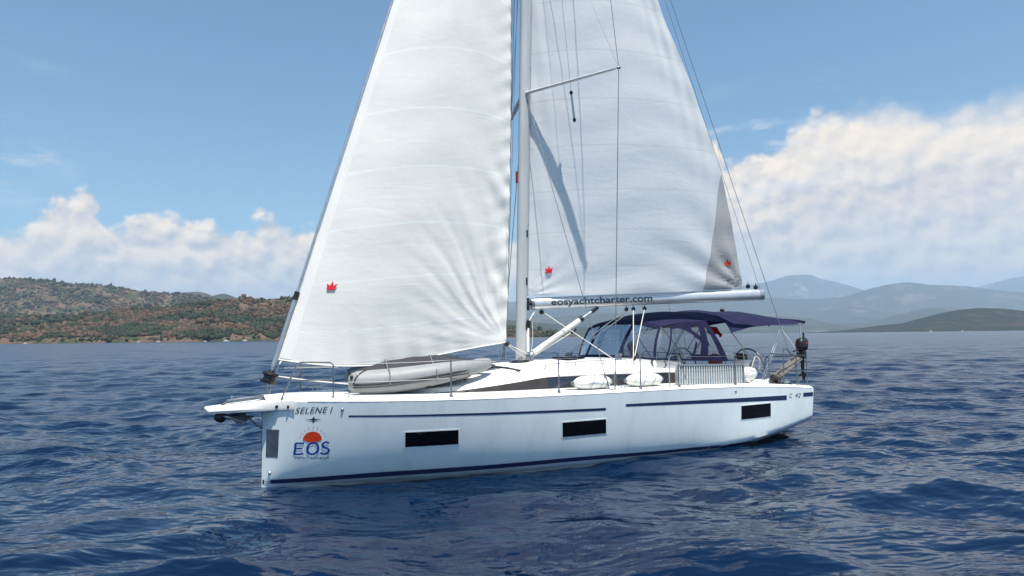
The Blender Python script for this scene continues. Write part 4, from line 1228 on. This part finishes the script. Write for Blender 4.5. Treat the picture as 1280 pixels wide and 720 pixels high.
# ------------------------------------------------------------------ sprayhood and bimini in navy canvas
def patch3(fn, us, vs_, name, mat, parent, double=0.0):
    mb = MB(); mb.grid([[tuple(fn(u, v)) for u in us] for v in vs_])
    return part(mb, name, mat, parent, 180)
def H1(t): return Vector((7.82 + 0.12 * t * t, 1.22 * t, 2.735 - 0.15 * abs(t) ** 2.6))
def B1(t): return Vector((7.22 + 0.46 * t * t, 1.32 * t, 1.945 - 0.07 * t * t))
def H2(t): return Vector((9.10 + 0.14 * t * t, 1.28 * t, 2.945 - 0.24 * abs(t) ** 2.4))
def top_fn(t, v):
    p = H1(t).lerp(H2(t), v); p.z += 0.045 * math.sin(math.pi * v) * (1 - t * t * .4); return p
TOPH = patch3(top_fn, np.linspace(-1, 1, 40), np.linspace(0, 1, 12), 'sprayhood', M['canvas'], yacht)
def wind_fn(t, v):
    p = B1(t).lerp(H1(t), v); q = 0.05 * math.sin(math.pi * v); p.x -= q; return p
def wind_out(t, v): return wind_fn(t, v) + Vector((-0.012, 0, 0.004))
patch3(wind_fn, np.linspace(-1, 1, 40), np.linspace(0.02, 0.98, 8), 'windscreen_pane', M['vinyl'], TOPH)
for (t0, t1, v0, v1) in ((-1, 1, 0.0, 0.05), (-1, 1, 0.90, 1.0), (-0.46, -0.40, 0.05, 0.90), (0.40, 0.46, 0.05, 0.90), (-1, -0.96, 0.05, 0.90), (0.92, 1, 0.05, 0.90)):
    patch3(wind_out, np.linspace(t0, t1, 24 if t1 - t0 > 1 else 5), np.linspace(v0, v1, 6), 'windscreen_border', M['canvas'], TOPH)
for s in (-1, 1):
    def side_fn(u, v, s=s):
        a = B1(s * 1.0); b = Vector((9.78, s * 1.42, 1.80))
        lo_ = a.lerp(b, u); hi_ = top_fn(s * 1.0, u)
        p = lo_.lerp(hi_, v); p.y += s * 0.05 * math.sin(math.pi * v); return p
    def side_out(u, v, s=s): return side_fn(u, v) + Vector((0, s * 0.012, 0))
    patch3(side_fn, np.linspace(0.0, 1, 30), np.linspace(0.02, 0.98, 10), 'side_pane', M['vinyl'], TOPH)
    def band2(p0, p1, q0, q1):                     # strip of cloth between two edges, each from a lower to an upper point
        return lambda a, b: ((p0[0] + (p1[0] - p0[0]) * b) * (1 - a) + (q0[0] + (q1[0] - q0[0]) * b) * a, (p0[1] + (p1[1] - p0[1]) * b) * (1 - a) + (q0[1] + (q1[1] - q0[1]) * b) * a)
    if s < 0:
        arc_lo = lambda u: float(pchip([.17, .30, .42, .52, .62, .72], [.86, .87, .82, .73, .60, .46], u))
        arc_hi = lambda u: float(pchip([.17, .22, .30, .42, .62, .72], [.90, .95, .985, 1.0, 1.0, 1.0], u))
        strips = [lambda a, b: (a * 0.46, 0.0 + b * 0.05), lambda a, b: (0.46 + 0.54 * a, b * 0.15),
                  band2((.10, .04), (.175, .90), (.125, .04), (.205, .90)),
                  lambda a, b: (.17 + .42 * a, arc_lo(.17 + .42 * a) * (1 - b) + arc_hi(.17 + .42 * a) * b),
                  band2((.58, .62), (.585, .80), (.80, .36), (.80, .50)),
                  band2((.47, .12), (.585, .50), (.51, .12), (.61, .46)),
                  band2((.60, .14), (.78, .98), (.72, .14), (.90, .98)),
                  band2((.90, .04), (.905, 1.0), (1.0, .0), (1.0, 1.0)), lambda a, b: (.585 + .40 * a, .90 + .10 * b)]
    else:
        strips = [(lambda a, b: (a, b * 0.085)), (lambda a, b: (a, 0.84 + 0.16 * b)), band2((.0, .05), (.02, .9), (.05, .05), (.06, .9)),
                  band2((.17, .06), (.36, .86), (.29, .06), (.48, .86)), band2((.04, .80), (.06, .9), (.20, .40), (.25, .52)), (lambda a, b: (0.86 + 0.14 * a, b)), band2((.66, .06), (.78, .86), (.74, .06), (.86, .86))]
    for k, fn in enumerate(strips):
        patch3(lambda a, b, fn=fn: side_out(*fn(a, b)), np.linspace(0, 1, 20), np.linspace(0, 1, 10), 'side_border', M['canvas'], TOPH)
    part(MB().tube([H2(s * t) - Vector((0, 0, .02)) for t in np.linspace(0, 1, 10)] + [Vector((9.5, s * 1.38, 2.25)), Vector((9.78, s * 1.42, 1.62))], 0.016, 8), 'hood_frame', M['steel_dark'], TOPH)
    part(MB().tube([H1(s * t) - Vector((0, 0, .02)) for t in np.linspace(0, 1, 8)] + [Vector((8.5, s * 1.36, 1.9))], 0.014, 8), 'hood_frame', M['steel_dark'], TOPH)
    part(MB().tube([H2(s * .98) - Vector((0, 0, .25)), Vector((8.75, s * 1.34, 1.9))], 0.012, 8), 'hood_frame', M['steel_dark'], TOPH)
def z_side(x): return pchip([9.7, 10.5, 11.5, 12.45], [2.42, 2.575, 2.61, 2.665], x)
def z_top(x): return pchip([9.7, 10.3, 11.3, 12.0, 12.45], [2.955, 2.985, 2.975, 2.90, 2.765], x)
def bim_fn(t, v):
    x = 10.10 + 2.30 * v + 0.06 * (1 - t * t) * (v - .2) - 0.34 * abs(t) ** 3 * (1 - v)
    z = z_top(x) - (z_top(x) - z_side(x)) * abs(t) ** 2.5
    z -= 0.025 * math.sin(math.pi * ((v * 2) % 1)) * (1 - 0.3 * t * t)
    z += 0.006 * math.sin(v * 26 + t * 5) * math.exp(-((abs(t) - 0.85) / .2) ** 2)
    return Vector((x, 1.56 * t, z))
BIM = patch3(bim_fn, np.linspace(-1, 1, 60), np.linspace(0, 1, 36), 'bimini', M['canvas'], yacht)
def hem(v): return [bim_fn(t, v) for t in np.linspace(-1, 1, 40)]
part(MB().tube(hem(1.0), 0.035, 8), 'bimini_hem', M['canvas'], BIM)
part(MB().tube(hem(0.0), 0.014, 8), 'bimini_hoop', M['canvas'], BIM)
part(MB().tube([p - Vector((0, 0, .03)) for p in hem(0.5)], 0.013, 8), 'bimini_hoop', M['steel_dark'], BIM)
def link_fn(t, v):
    a = H2(t * 0.99); b = bim_fn(t * 0.80, 0.004)
    p = a.lerp(b, v); p.z -= 0.02 * math.sin(math.pi * v) - 0.006; return p
patch3(link_fn, np.linspace(-1, 1, 40), np.linspace(0.0, 1, 10), 'bridge_panel', M['canvas'], BIM)
for s in (-1, 1):
    part(MB().tube([bim_fn(s, 0.0), (10.78, s * 1.66, 1.36)], 0.014, 8), 'bimini_pole', M['steel_dark'], BIM)
    for dx in (0.0, 0.07):
        part(MB().tube([bim_fn(s, 0.66) + Vector((dx, 0, 0)), (10.62 + dx, s * 1.64, 1.32)], 0.013, 8), 'bimini_pole', M['steel'], BIM)
    part(MB().tube([bim_fn(s, 0.93), (11.86, s * 1.82, 1.92)], 0.013, 8), 'bimini_pole', M['steel_dark'], BIM)
    part(MB().tube([bim_fn(s, 0.66), bim_fn(s, .97)+Vector((0, 0, -.04))], 0.013, 8), 'bimini_brace', M['steel_dark'], BIM)
    part(MB().tube([bim_fn(s, 0.66) + Vector((0, 0, -.08)), (11.84, s * 1.78, 1.93)], 0.009, 6), 'bimini_strap', M['rope'], BIM)
part(MB().ball((11.05, -.2, 3.0), (.06, .06, .045), 12, 7), 'stern_aerial', M['black'], BIM)
# bag hanging from the side of the bimini edge, and instrument pods near the hood
# ------------------------------------------------------------------ rails
def sheer_pt(x, s, dy=0.10): return Vector((x, s * (float(f_deck(x)) - dy), deck_z(x, float(f_deck(x)) - dy)))
for s in (-1, 1):
    # pulpit
    pp = MB()
    a = Vector((0.16, s * 0.40, 1.43)); b = Vector((0.86, s * 0.90, 1.42))
    pp.tube([a, a + Vector((0.20, s * 0.10, 0.52)), a + Vector((0.235, s * .115, 0.585)), a + Vector((0.29, s * 0.14, 0.60)), b + Vector((-0.05, -s * 0.01, 0.605)), b + Vector((0, 0, 0.56)), b], 0.0135, 8)
    pp.tube([a + Vector((0.12, s * .06, 0.31)), b + Vector((0, 0, 0.32))], 0.010, 8)
    part(pp, 'pulpit', M['steel_dark'], yacht)
    posts = [2.66, 4.68, 6.55, 7.58, 9.25]
    tops = []
    for x in posts:
        q = sheer_pt(x, s); h = 0.62
        st_ = MB().tube([q, q + Vector((0, 0, h))], 0.0125, 8); st_.lathe(q - Vector((0, 0, .004)), (0, 0, 1), [(0, .035), (.02, .03), (.06, .016)], 10)
        part(st_, 'stanchion', M['steel_dark'], yacht)
        tops.append(q + Vector((0, 0, h - 0.01)))
    g1, g2 = sheer_pt(7.30, s), sheer_pt(7.58, s)
    br = MB().tube([g2 + Vector((-0.26, 0, 0.0)), g2 + Vector((-0.26, 0, 0.58)), g2 + Vector((-0.2, 0, 0.63)), g2 + Vector((-0.02, 0, 0.62))], 0.011, 8)
    br.tube([g2 + Vector((0.24, 0, 0.0)), g2 + Vector((0.02, 0, 0.60))], 0.010, 8)
    part(br, 'gate_brace', M['steel'], yacht)
    b_top = b + Vector((0, 0, 0.58))
    stern_in = sheer_pt(10.42, s) + Vector((0, 0, 0.63))
    for dz in (0.0, -0.30):
        pts = [b_top + Vector((0, 0, dz))] + [t_ + Vector((0, 0, dz)) for t_ in tops] + [stern_in + Vector((0, 0, dz))]
        fine = []
        for i in range(len(pts) - 1):
            for t in np.linspace(0, 1, 6, endpoint=False):
                p = pts[i].lerp(pts[i + 1], t); p.z -= 0.018 * math.sin(math.pi * t); fine.append(p)
        fine.append(pts[-1])
        part(MB().tube(fine, 0.005, 6), 'lifeline', M['wire'], yacht)
    # pushpit
    c0, c1, c2 = sheer_pt(10.42, s), sheer_pt(11.86, s), Vector((11.88, s * 0.78, 1.13))
    up_ = Vector((0, 0, 0.68))
    ps = MB()
    ps.tube([c0, c0 + up_ * .92, c0 + up_ + Vector((.05, 0, 0)), c1 + up_ + Vector((-.08, 0, .02)), c1 + up_ + Vector((0, -s * .08, .02)), c2 + up_ + Vector((0, s * .06, .02)), c2 + up_ * .93, c2], 0.0135, 8)
    ps.tube([c0 + up_ * .5, c1 + up_ * .5, c2 + up_ * .5], 0.010, 8)
    for x in (10.95, 11.45): q = sheer_pt(x, s); ps.tube([q, q + up_ * 1.01], 0.0125, 8)
    ps.tube([c1, c1 + up_], 0.0125, 8)
    ps.tube([sheer_pt(10.95, s) + up_, sheer_pt(10.95, s) + up_ + Vector((.03, 0, .12)), sheer_pt(11.2, s) + up_ + Vector((-.08, 0, .13)), sheer_pt(11.3, s) + up_], 0.011, 8)
    part(ps, 'pushpit', M['steel_dark'], yacht)
    # cleats
    for x in (1.15, 6.2, 11.2):
        q = sheer_pt(x, s, 0.20) + Vector((0, 0, .0))
        cl_ = MB().tube([q + Vector((-.13, 0, .055)), q + Vector((-.06, 0, .06)), q + Vector((.06, 0, .06)), q + Vector((.13, 0, .055))], [.010, .014, .014, .010], 8)
        for dx in (-.045, .045): cl_.tube([q + Vector((dx, 0, -.01)), q + Vector((dx, 0, .06))], .012, 8)
        part(cl_, 'cleat', M['steel'], yacht)
part(MB().tube([sheer_pt(x, -1, 0.33) + Vector((0, 0, .012)) for x in (5.0, 5.35, 5.7)], 0.012, 6), 'genoa_track', M['steel_dark'], yacht)
# jib furler guard rails seen through the pulpit
part(MB().tube([(0.38, .25, 1.92), (0.75, -.1, 1.93), (1.15, -.30, 1.93)], 0.014, 8), 'spare_pole', M['rope'], yacht)

# ------------------------------------------------------------------ helm: two wheels on their pedestals
for s in (-1, 1):
    c = Vector((10.95, s * 1.05, 1.63)); nrm = Vector((1, 0, 0.18))
    wh = MB().torus(c, nrm, 0.43, 0.017, 44, 8)
    WH = part(wh, 'steering_wheel', M['wheel'], yacht)
    sp = MB()
    nn_ = nrm.normalized(); U = nn_.cross(Vector((0, 0, 1))).normalized(); V = nn_.cross(U)
    for k in range(6):
        a = 2 * math.pi * k / 6 + .3
        sp.tube([c, c + (U * math.cos(a) + V * math.sin(a)) * 0.42], 0.011, 6)
    sp.lathe(c - nn_ * .05, nn_, [(0, .03), (.02, .06), (.07, .06), (.1, .03)], 14)
    part(sp, 'wheel_spokes', M['steel_dark'], WH)
    pd = MB().loft([[(10.72 + dx * k, s * 1.05 + dy * k, z) for dx, dy in ((-.10, -.12), (.10, -.12), (.12, -.06), (.12, .06), (.10, .12), (-.10, .12))] for z, k in ((0.8, 1.15), (1.3, 1.0), (1.62, .9), (1.74, 1.05), (1.80, .8))], True, True)
    PD = part(pd, 'helm_pedestal', M['roof'], yacht, 40)
    part(MB().rbox((10.70, s * 1.05, 1.86), (0.10, 0.30, 0.14), .03, (0, -.4, 0)), 'instrument_pod', M['black'], PD)
    part(MB().tube([(10.62, s * 1.05 - .14, 1.72), (10.58, s * 1.05 - .14, 1.95), (10.58, s * 1.05 + .14, 1.95), (10.62, s * 1.05 + .14, 1.72)], .014, 8), 'pedestal_rail', M['steel'], PD)
part(MB().rbox((10.1, 0, 1.25), (0.9, .42, .5), .04), 'cockpit_table', M['roof'], yacht)
# long seat locker aft of the coaming, seen white below the wheel
for s in (-1, 1):
    part(MB().rbox((11.05, s * 1.55, 1.27), (0.9, .34, .16), .03), 'helm_seat', M['deck'], yacht)
    part(MB().lathe((9.3, s * 1.50, 1.46), (0, 0, 1), [(0, .08), (.03, .08), (.05, .055), (.11, .05), (.13, .07), (.15, .065), (.155, 0)], 18), 'winch', M['steel_dark'], yacht)

# ================================================================== things carried on the yacht
# inflatable dinghy lying bottom up on the foredeck
DGM = Matrix.Translation((1.3, -.6, 0)) @ Matrix.Rotation(R(-17), 4, 'Z') @ Matrix.Diagonal((.90, 1, 1, 1)) @ Matrix.Translation((-1.3, .6, 0))
def dpart(mb, name, mat, parent, smooth=35):
    mb.v = [tuple(DGM @ Vector(p)) for p in mb.v]
    return part(mb, name, mat, parent, smooth)
dg = boat_thing('dinghy', 'grey inflatable dinghy lying upside down on the foredeck, bow towards the mast', 'dinghy', (2.4, 0.0, 1.45))
def side_tube(s):
    key = [(1.22, .62, 1.66, .10), (1.30, .62, 1.66, .17), (1.42, .62, 1.655, .205), (1.9, .63, 1.67, .215), (2.5, .63, 1.725, .205), (3.0, .60, 1.785, .185), (3.4, .50, 1.83, .16), (3.75, .33, 1.87, .13), (4.0, .16, 1.90, .105), (4.1, 0.0, 1.915, .095)]
    return [(x, s * y, z) for x, y, z, r in key], [r for *_, r in key]
pa, ra = side_tube(-1); pb, rb = side_tube(1)
pts_ = smooth_path(pa[:-1] + [pa[-1]] + list(reversed(pb[:-1])), 5)
rad_ = [q[0] for q in smooth_path([(r, 0) for r in ra[:-1] + [ra[-1]] + list(reversed(rb[:-1]))], 5)]
dpart(MB().tube(pts_, rad_, 18), 'inflatable_tube', M['tube'], dg, 60)
bt = []
for x in np.linspace(1.26, 3.62, 28):
    wv = float(pchip([1.25, 2.0, 2.8, 3.3, 3.75], [0.58, 0.60, 0.58, 0.46, 0.24], x))
    zb_ = float(pchip([1.2, 2.5, 3.4, 4.1], [1.655, 1.715, 1.81, 1.895], x)) + 0.15
    kz = float(pchip([1.25, 1.75, 2.3, 3.0, 3.62], [1.87, 2.06, 2.13, 2.11, 2.02], x))
    bt.append([(x, wv * t, zb_ + (kz - zb_) * (1 - abs(t) ** 1.25)) for t in np.linspace(-1, 1, 17)])
bm_ = MB().loft(bt, False, False); bm_.ngon(bt[0]); bm_.ngon(list(reversed(bt[-1])))
dpart(bm_, 'bottom', M['bottom'], dg, 30)
stk = [(x, y - (-1 if False else 1) * 0 - r * 0.985 * (1 if True else 1), z - 0.035) for (x, y, z), r in zip(pa, ra)]
rs_pts = smooth_path([(x, -(abs(y) + r * 0.97), z - 0.02) for (x, y, z), r in zip(pa[1:-1], ra[1:-1])] + [(4.235, -0.03, 1.875)], 5)
dpart(MB().tube(rs_pts, 0.020, 8), 'rubbing_strake', M['black'], dg)
dpart(MB().tube([(p[0], p[1] + .006, p[2] - .05) for p in rs_pts], 0.010, 6), 'rubbing_strake', M['black'], dg)
for xs_ in (1.95, 2.85):
    kzs = float(pchip([1.25, 1.75, 2.3, 3.0, 3.62], [1.87, 2.06, 2.13, 2.11, 2.02], xs_))
    dpart(MB().tube(smooth_path([(xs_ + .02, -.86, 1.62), (xs_ + .02, -.80, 1.84), (xs_, -.60, 1.905), (xs_, -.3, (kzs + 1.95) / 2 + .004), (xs_, 0, kzs - .002), (xs_, .3, (kzs + 1.95) / 2 + .004), (xs_, .6, 1.90), (xs_, .84, 1.74)], 5), .013, 6), 'lashing_strap', M['rope_grey'], dg)
hpts = [(3.12, -.805, 1.71), (3.16, -.83, 1.75), (3.5, -.72, 1.77), (3.55, -.69, 1.72), (3.5, -.70, 1.70), (3.16, -.80, 1.69)]
dpart(MB().tube(hpts + hpts[:1], 0.010, 6), 'carry_handle', M['black'], dg)
dpart(MB().ball((1.27, -.755, 1.76), (.03, .035, .045), 10, 6), 'valve', M['black'], dg)
lb = smooth_path([(1.30, -.80, 1.66), (1.36, -.80, 1.78), (1.50, -.70, 1.86), (1.62, -.58, 1.86)], 5)
dpart(MB().tube(lb, 0.008, 6), 'grab_line', M['black'], dg)
for x in (2.72, 3.25, 3.5): dpart(MB().ball((x, -.70 + (x - 2.7) * .25, 1.56 + (x - 2.7) * .13), (.05, .03, .03), 8, 5), 'patch_fitting', M['black'], dg)

# two flat white fenders lying on the port side deck
def deck_fender(x0, x1, label, tlt):
    zc_ = deck_z((x0 + x1) / 2, 1.72) + 0.125
    f = boat_thing('fender', label, 'fender', ((x0 + x1) / 2, -1.72, zc_ - 0.125), 'white fenders on the side deck')
    L = x1 - x0
    rings = []
    for t in np.linspace(0, 1, 22):
        k = (1 - abs(2 * t - 1) ** 2.6) ** 0.55 if 0 < t < 1 else 0.06
        k = max(k, .06)
        rings.append([(x0 + L * t, -1.72 + 0.19 * k * math.cos(a), zc_ + tlt * (t - .5) + 0.135 * k * math.sin(a) * (1 + .05 * math.sin(t * 9))) for a in np.linspace(0, 2 * math.pi, 20, endpoint=False)])
    part(MB().loft(rings, True, True), 'fender_body', M['foam'], f, 60)
    for k, x in ((-1, x0), (1, x1)):
        part(MB().torus((x + k * 0.03, -1.72, zc_ + k * tlt / 2), (0, 1, 0), 0.03, 0.012, 14, 6), 'fender_eye', M['rope_grey'], f)
    rp = MB()
    for q in (.35, .62):
        rp.tube([(x0 + L * (q + .12 * u), -1.72 - 0.192 * math.cos(u * 1.35) ** 0.5 * 1.0, zc_ + 0.137 * math.sin(u * 1.35)) for u in np.linspace(-.6, 1, 9)], 0.005, 5)
    part(rp, 'fender_lashing', M['rope_grey'], f)
deck_fender(5.17, 6.06, 'long white fender on the side deck by the shrouds, left of the mainsheet', 0.0)
deck_fender(6.47, 7.40, 'long white fender on the side deck, right of the mainsheet', 0.0)
rf = boat_thing('fender', 'short round white fender hung at the stern end of the grey gangway', 'fender', (10.0, -1.76, 1.33))
rg_ = []
for t in np.linspace(0, 1, 20):
    k = max((1 - abs(2 * t - 1) ** 2.4) ** .5, .08) if 0 < t < 1 else .08
    rg_.append([(9.74 + .52 * t, -1.76 + .155 * k * math.cos(a), 1.50 + .03 * t + .155 * k * math.sin(a)) for a in np.linspace(0, 2 * math.pi, 20, endpoint=False)])
part(MB().loft(rg_, True, True), 'fender_body', M['foam'], rf, 60)
part(MB().tube(smooth_path([(9.98, -1.90, 1.60), (10.0, -1.88, 1.66), (10.12, -1.9, 1.9), (10.22, -1.93, 1.80), (10.25, -1.88, 1.60)], 6), .010, 6), 'fender_rope', M['rope'], rf)

# slatted gangway stowed on edge along the rail
gw = boat_thing('gangway', 'grey slatted gangway stowed on edge along the side rail', 'gangway', (8.7, -1.80, 1.36))
GA, GB = Vector((7.70, -1.84, 1.365)), Vector((9.78, -1.84, 1.315))
gl = GB - GA; hz_g = Vector((0, 0, 0.42))
fr_ = MB()
for k in (0.0, 1.0):
    fr_.box(GA.lerp(GB, .5) + hz_g * k, (gl.length, .05, .035), (0, math.atan2(-gl.z, gl.x), 0))
for t in (0.008, 0.992): fr_.box(GA.lerp(GB, t) + hz_g * .5, (.035, .046, .40))
part(fr_, 'gangway_frame', M['anod'], gw, 0)
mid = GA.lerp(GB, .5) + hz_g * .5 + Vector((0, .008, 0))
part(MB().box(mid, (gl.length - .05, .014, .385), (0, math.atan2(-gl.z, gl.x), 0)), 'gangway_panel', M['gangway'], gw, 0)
sl_ = MB()  # added white bars stand in for sunlit deck showing through the gaps
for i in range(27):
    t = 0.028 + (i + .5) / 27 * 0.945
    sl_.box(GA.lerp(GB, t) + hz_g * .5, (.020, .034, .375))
part(sl_, 'gangway_lit_gaps', M['alu'], gw, 0)

# plank angled up at the stern
pk = boat_thing('plank', 'weathered grey plank propped up at an angle beside the outboard motor', 'plank', (10.95, -1.78, 1.25))
a = Vector((10.80, -1.84, 1.355)); b = Vector((11.72, -1.84, 1.835)); d = (b - a)
ang = math.atan2(d.z, d.x)
mrot = Euler((0.35, -ang, 0)).to_matrix()
part(MB().rbox((a + b) / 2, (d.length, .23, .045), .012, mrot), 'plank_board', M['plank'], pk)
part(MB().rbox(a + d * .05 + Vector((0, 0, .0)), (.13, .26, .12), .02, mrot), 'plank_hinge', M['black'], pk)
ft_ = MB()
for x, y in ((10.78, -1.86), (10.98, -1.9), (11.35, -1.83)): ft_.ball((x, y, 1.27 - (x - 10.8) * .1), (.085, .06, .05), 12, 7)
part(ft_, 'plank_foot', M['black'], pk)

# outboard motor clamped on the stern rail
ob = boat_thing('outboard_motor', 'black outboard motor clamped on the stern rail', 'outboard motor', (11.86, -1.84, 1.90))
cw = []
for z, kx, ky, ox in ((2.00, .6, .7, 0), (2.02, .85, .95, 0), (2.10, 1.0, 1.0, .0), (2.19, 1.0, 1.0, .01), (2.25, .9, .9, .02), (2.285, .6, .6, .03)):
    cw.append([(11.92 + ox + .155 * kx * math.copysign(abs(math.cos(t)) ** .6, math.cos(t)), -1.80 + .105 * ky * math.copysign(abs(math.sin(t)) ** .6, math.sin(t)), z) for t in np.linspace(0, 2 * math.pi, 24, endpoint=False)])
CW = part(MB().loft(cw, True, True), 'cowl', M['black'], ob, 50)
part(MB().rbox((11.95, -1.906, 2.17), (.07, .010, .025), .004), 'red_decal', M['red'], CW)
part(MB().lathe((12.00, -1.80, 2.28), (0, 0, 1), [(0, .03), (.05, .022), (.13, .022), (.14, .0)], 12), 'pull_handle', M['black'], CW)
part(MB().rbox((11.90, -1.80, 1.90), (.14, .20, .20), .02), 'clamp_bracket', M['black'], ob)
part(MB().tube([(11.92, -1.80, 1.95), (11.93, -1.80, 1.42)], [.055, .038], 12, True, .6).tube([(11.84, -1.80, 1.42), (12.0, -1.80, 1.42)], [.03, .045], 10).box((11.95, -1.80, 1.345), (.10, .012, .12)).box((11.95, -1.80, 1.47), (.20, .10, .010)), 'drive_leg', M['black'], ob)
pr_ = MB()
for k in range(3):
    a = k * 2.094
    pr_.tube([(12.02, -1.80, 1.42), (12.03, -1.80 + .055 * math.cos(a), 1.42 + .055 * math.sin(a)), (12.05, -1.80 + .10 * math.cos(a + .3), 1.42 + .10 * math.sin(a + .3))], [.014, .034, .014], 8, True, .25)
part(pr_, 'propeller', M['black'], ob)
part(MB().tube([(11.78, -1.82, 2.03), (11.60, -1.86, 2.0), (11.50, -1.87, 1.98)], [.018, .016, .022], 8), 'tiller', M['black'], ob)

# red ensign bundled under the bimini, and a maroon rescue bag behind the sprayhood
fl_ = boat_thing('flag', 'red flag hanging in folds under the front of the navy bimini', 'flag', (11.2, 0.5, 2.45))
fg = []
for v in np.linspace(0, 1, 14):
    fg.append([(11.18 + .62 * u + .03 * math.sin(u * 9 + v * 3), 0.5 + .06 * math.sin(u * 8 + v * 5), 2.72 - .24 * u - .24 * v * (1 - .35 * u) + .02 * math.sin(u * 12)) for u in np.linspace(0, 1, 22)])
part(MB().grid(fg), 'flag_cloth', M['flag'], fl_, 180)
part(MB().tube([(11.17, .5, 2.76), (11.17, .5, 2.52)], .006, 6), 'flag_cord', M['rope'], fl_)
rb_ = boat_thing('rescue_bag', 'rounded maroon rescue bag behind the sprayhood leg', 'bag', (9.95, -.9, 1.62))
bag = MB().loft([[(9.93 + .13 * k * math.cos(t), -.9 + .16 * k * math.sin(t), z) for t in np.linspace(0, 2 * math.pi, 18, endpoint=False)] for z, k in ((1.60, .6), (1.62, .9), (1.72, 1.0), (1.84, .95), (1.92, .75), (1.955, .4))], True, True)
BG = part(bag, 'bag_body', M['maroon'], rb_, 60)
part(MB().torus((9.93, -1.06, 1.78), (0, 1, 0), .06, .012, 16, 6), 'bag_strap', M['black'], rb_)

# anchor in the bow roller
an = boat_thing('anchor', 'grey plough anchor hanging under the white bowsprit', 'anchor', (-0.5, 0, 1.1))
part(MB().tube([(-0.10, 0, 1.235), (-0.45, 0, 1.20), (-0.70, 0, 1.19)], .028, 8, True, .6), 'shank', M['steel_dark'], an)
fk = MB()
for s in (-1, 1):
    fk.prism([(-0.72, 0, 1.235), (-0.66, s * .18, 1.20), (-0.35, s * .13, 1.085), (-0.17, 0, 1.16), (-0.40, 0, 1.05)], (0, 0, -.018))
part(fk, 'fluke', M['steel_dark'], an, 0)
part(MB().lathe((-0.70, -.08, 1.17), (0, 1, 0), [(0, .05), (.02, .085), (.08, .05), (.14, .085), (.16, .05)], 16), 'bow_roller', M['black'], an)
part(MB().tube([(-0.68, -.1, 1.19), (-0.52, -.16, 1.09)], .010, 6), 'anchor_bar', M['steel'], an)
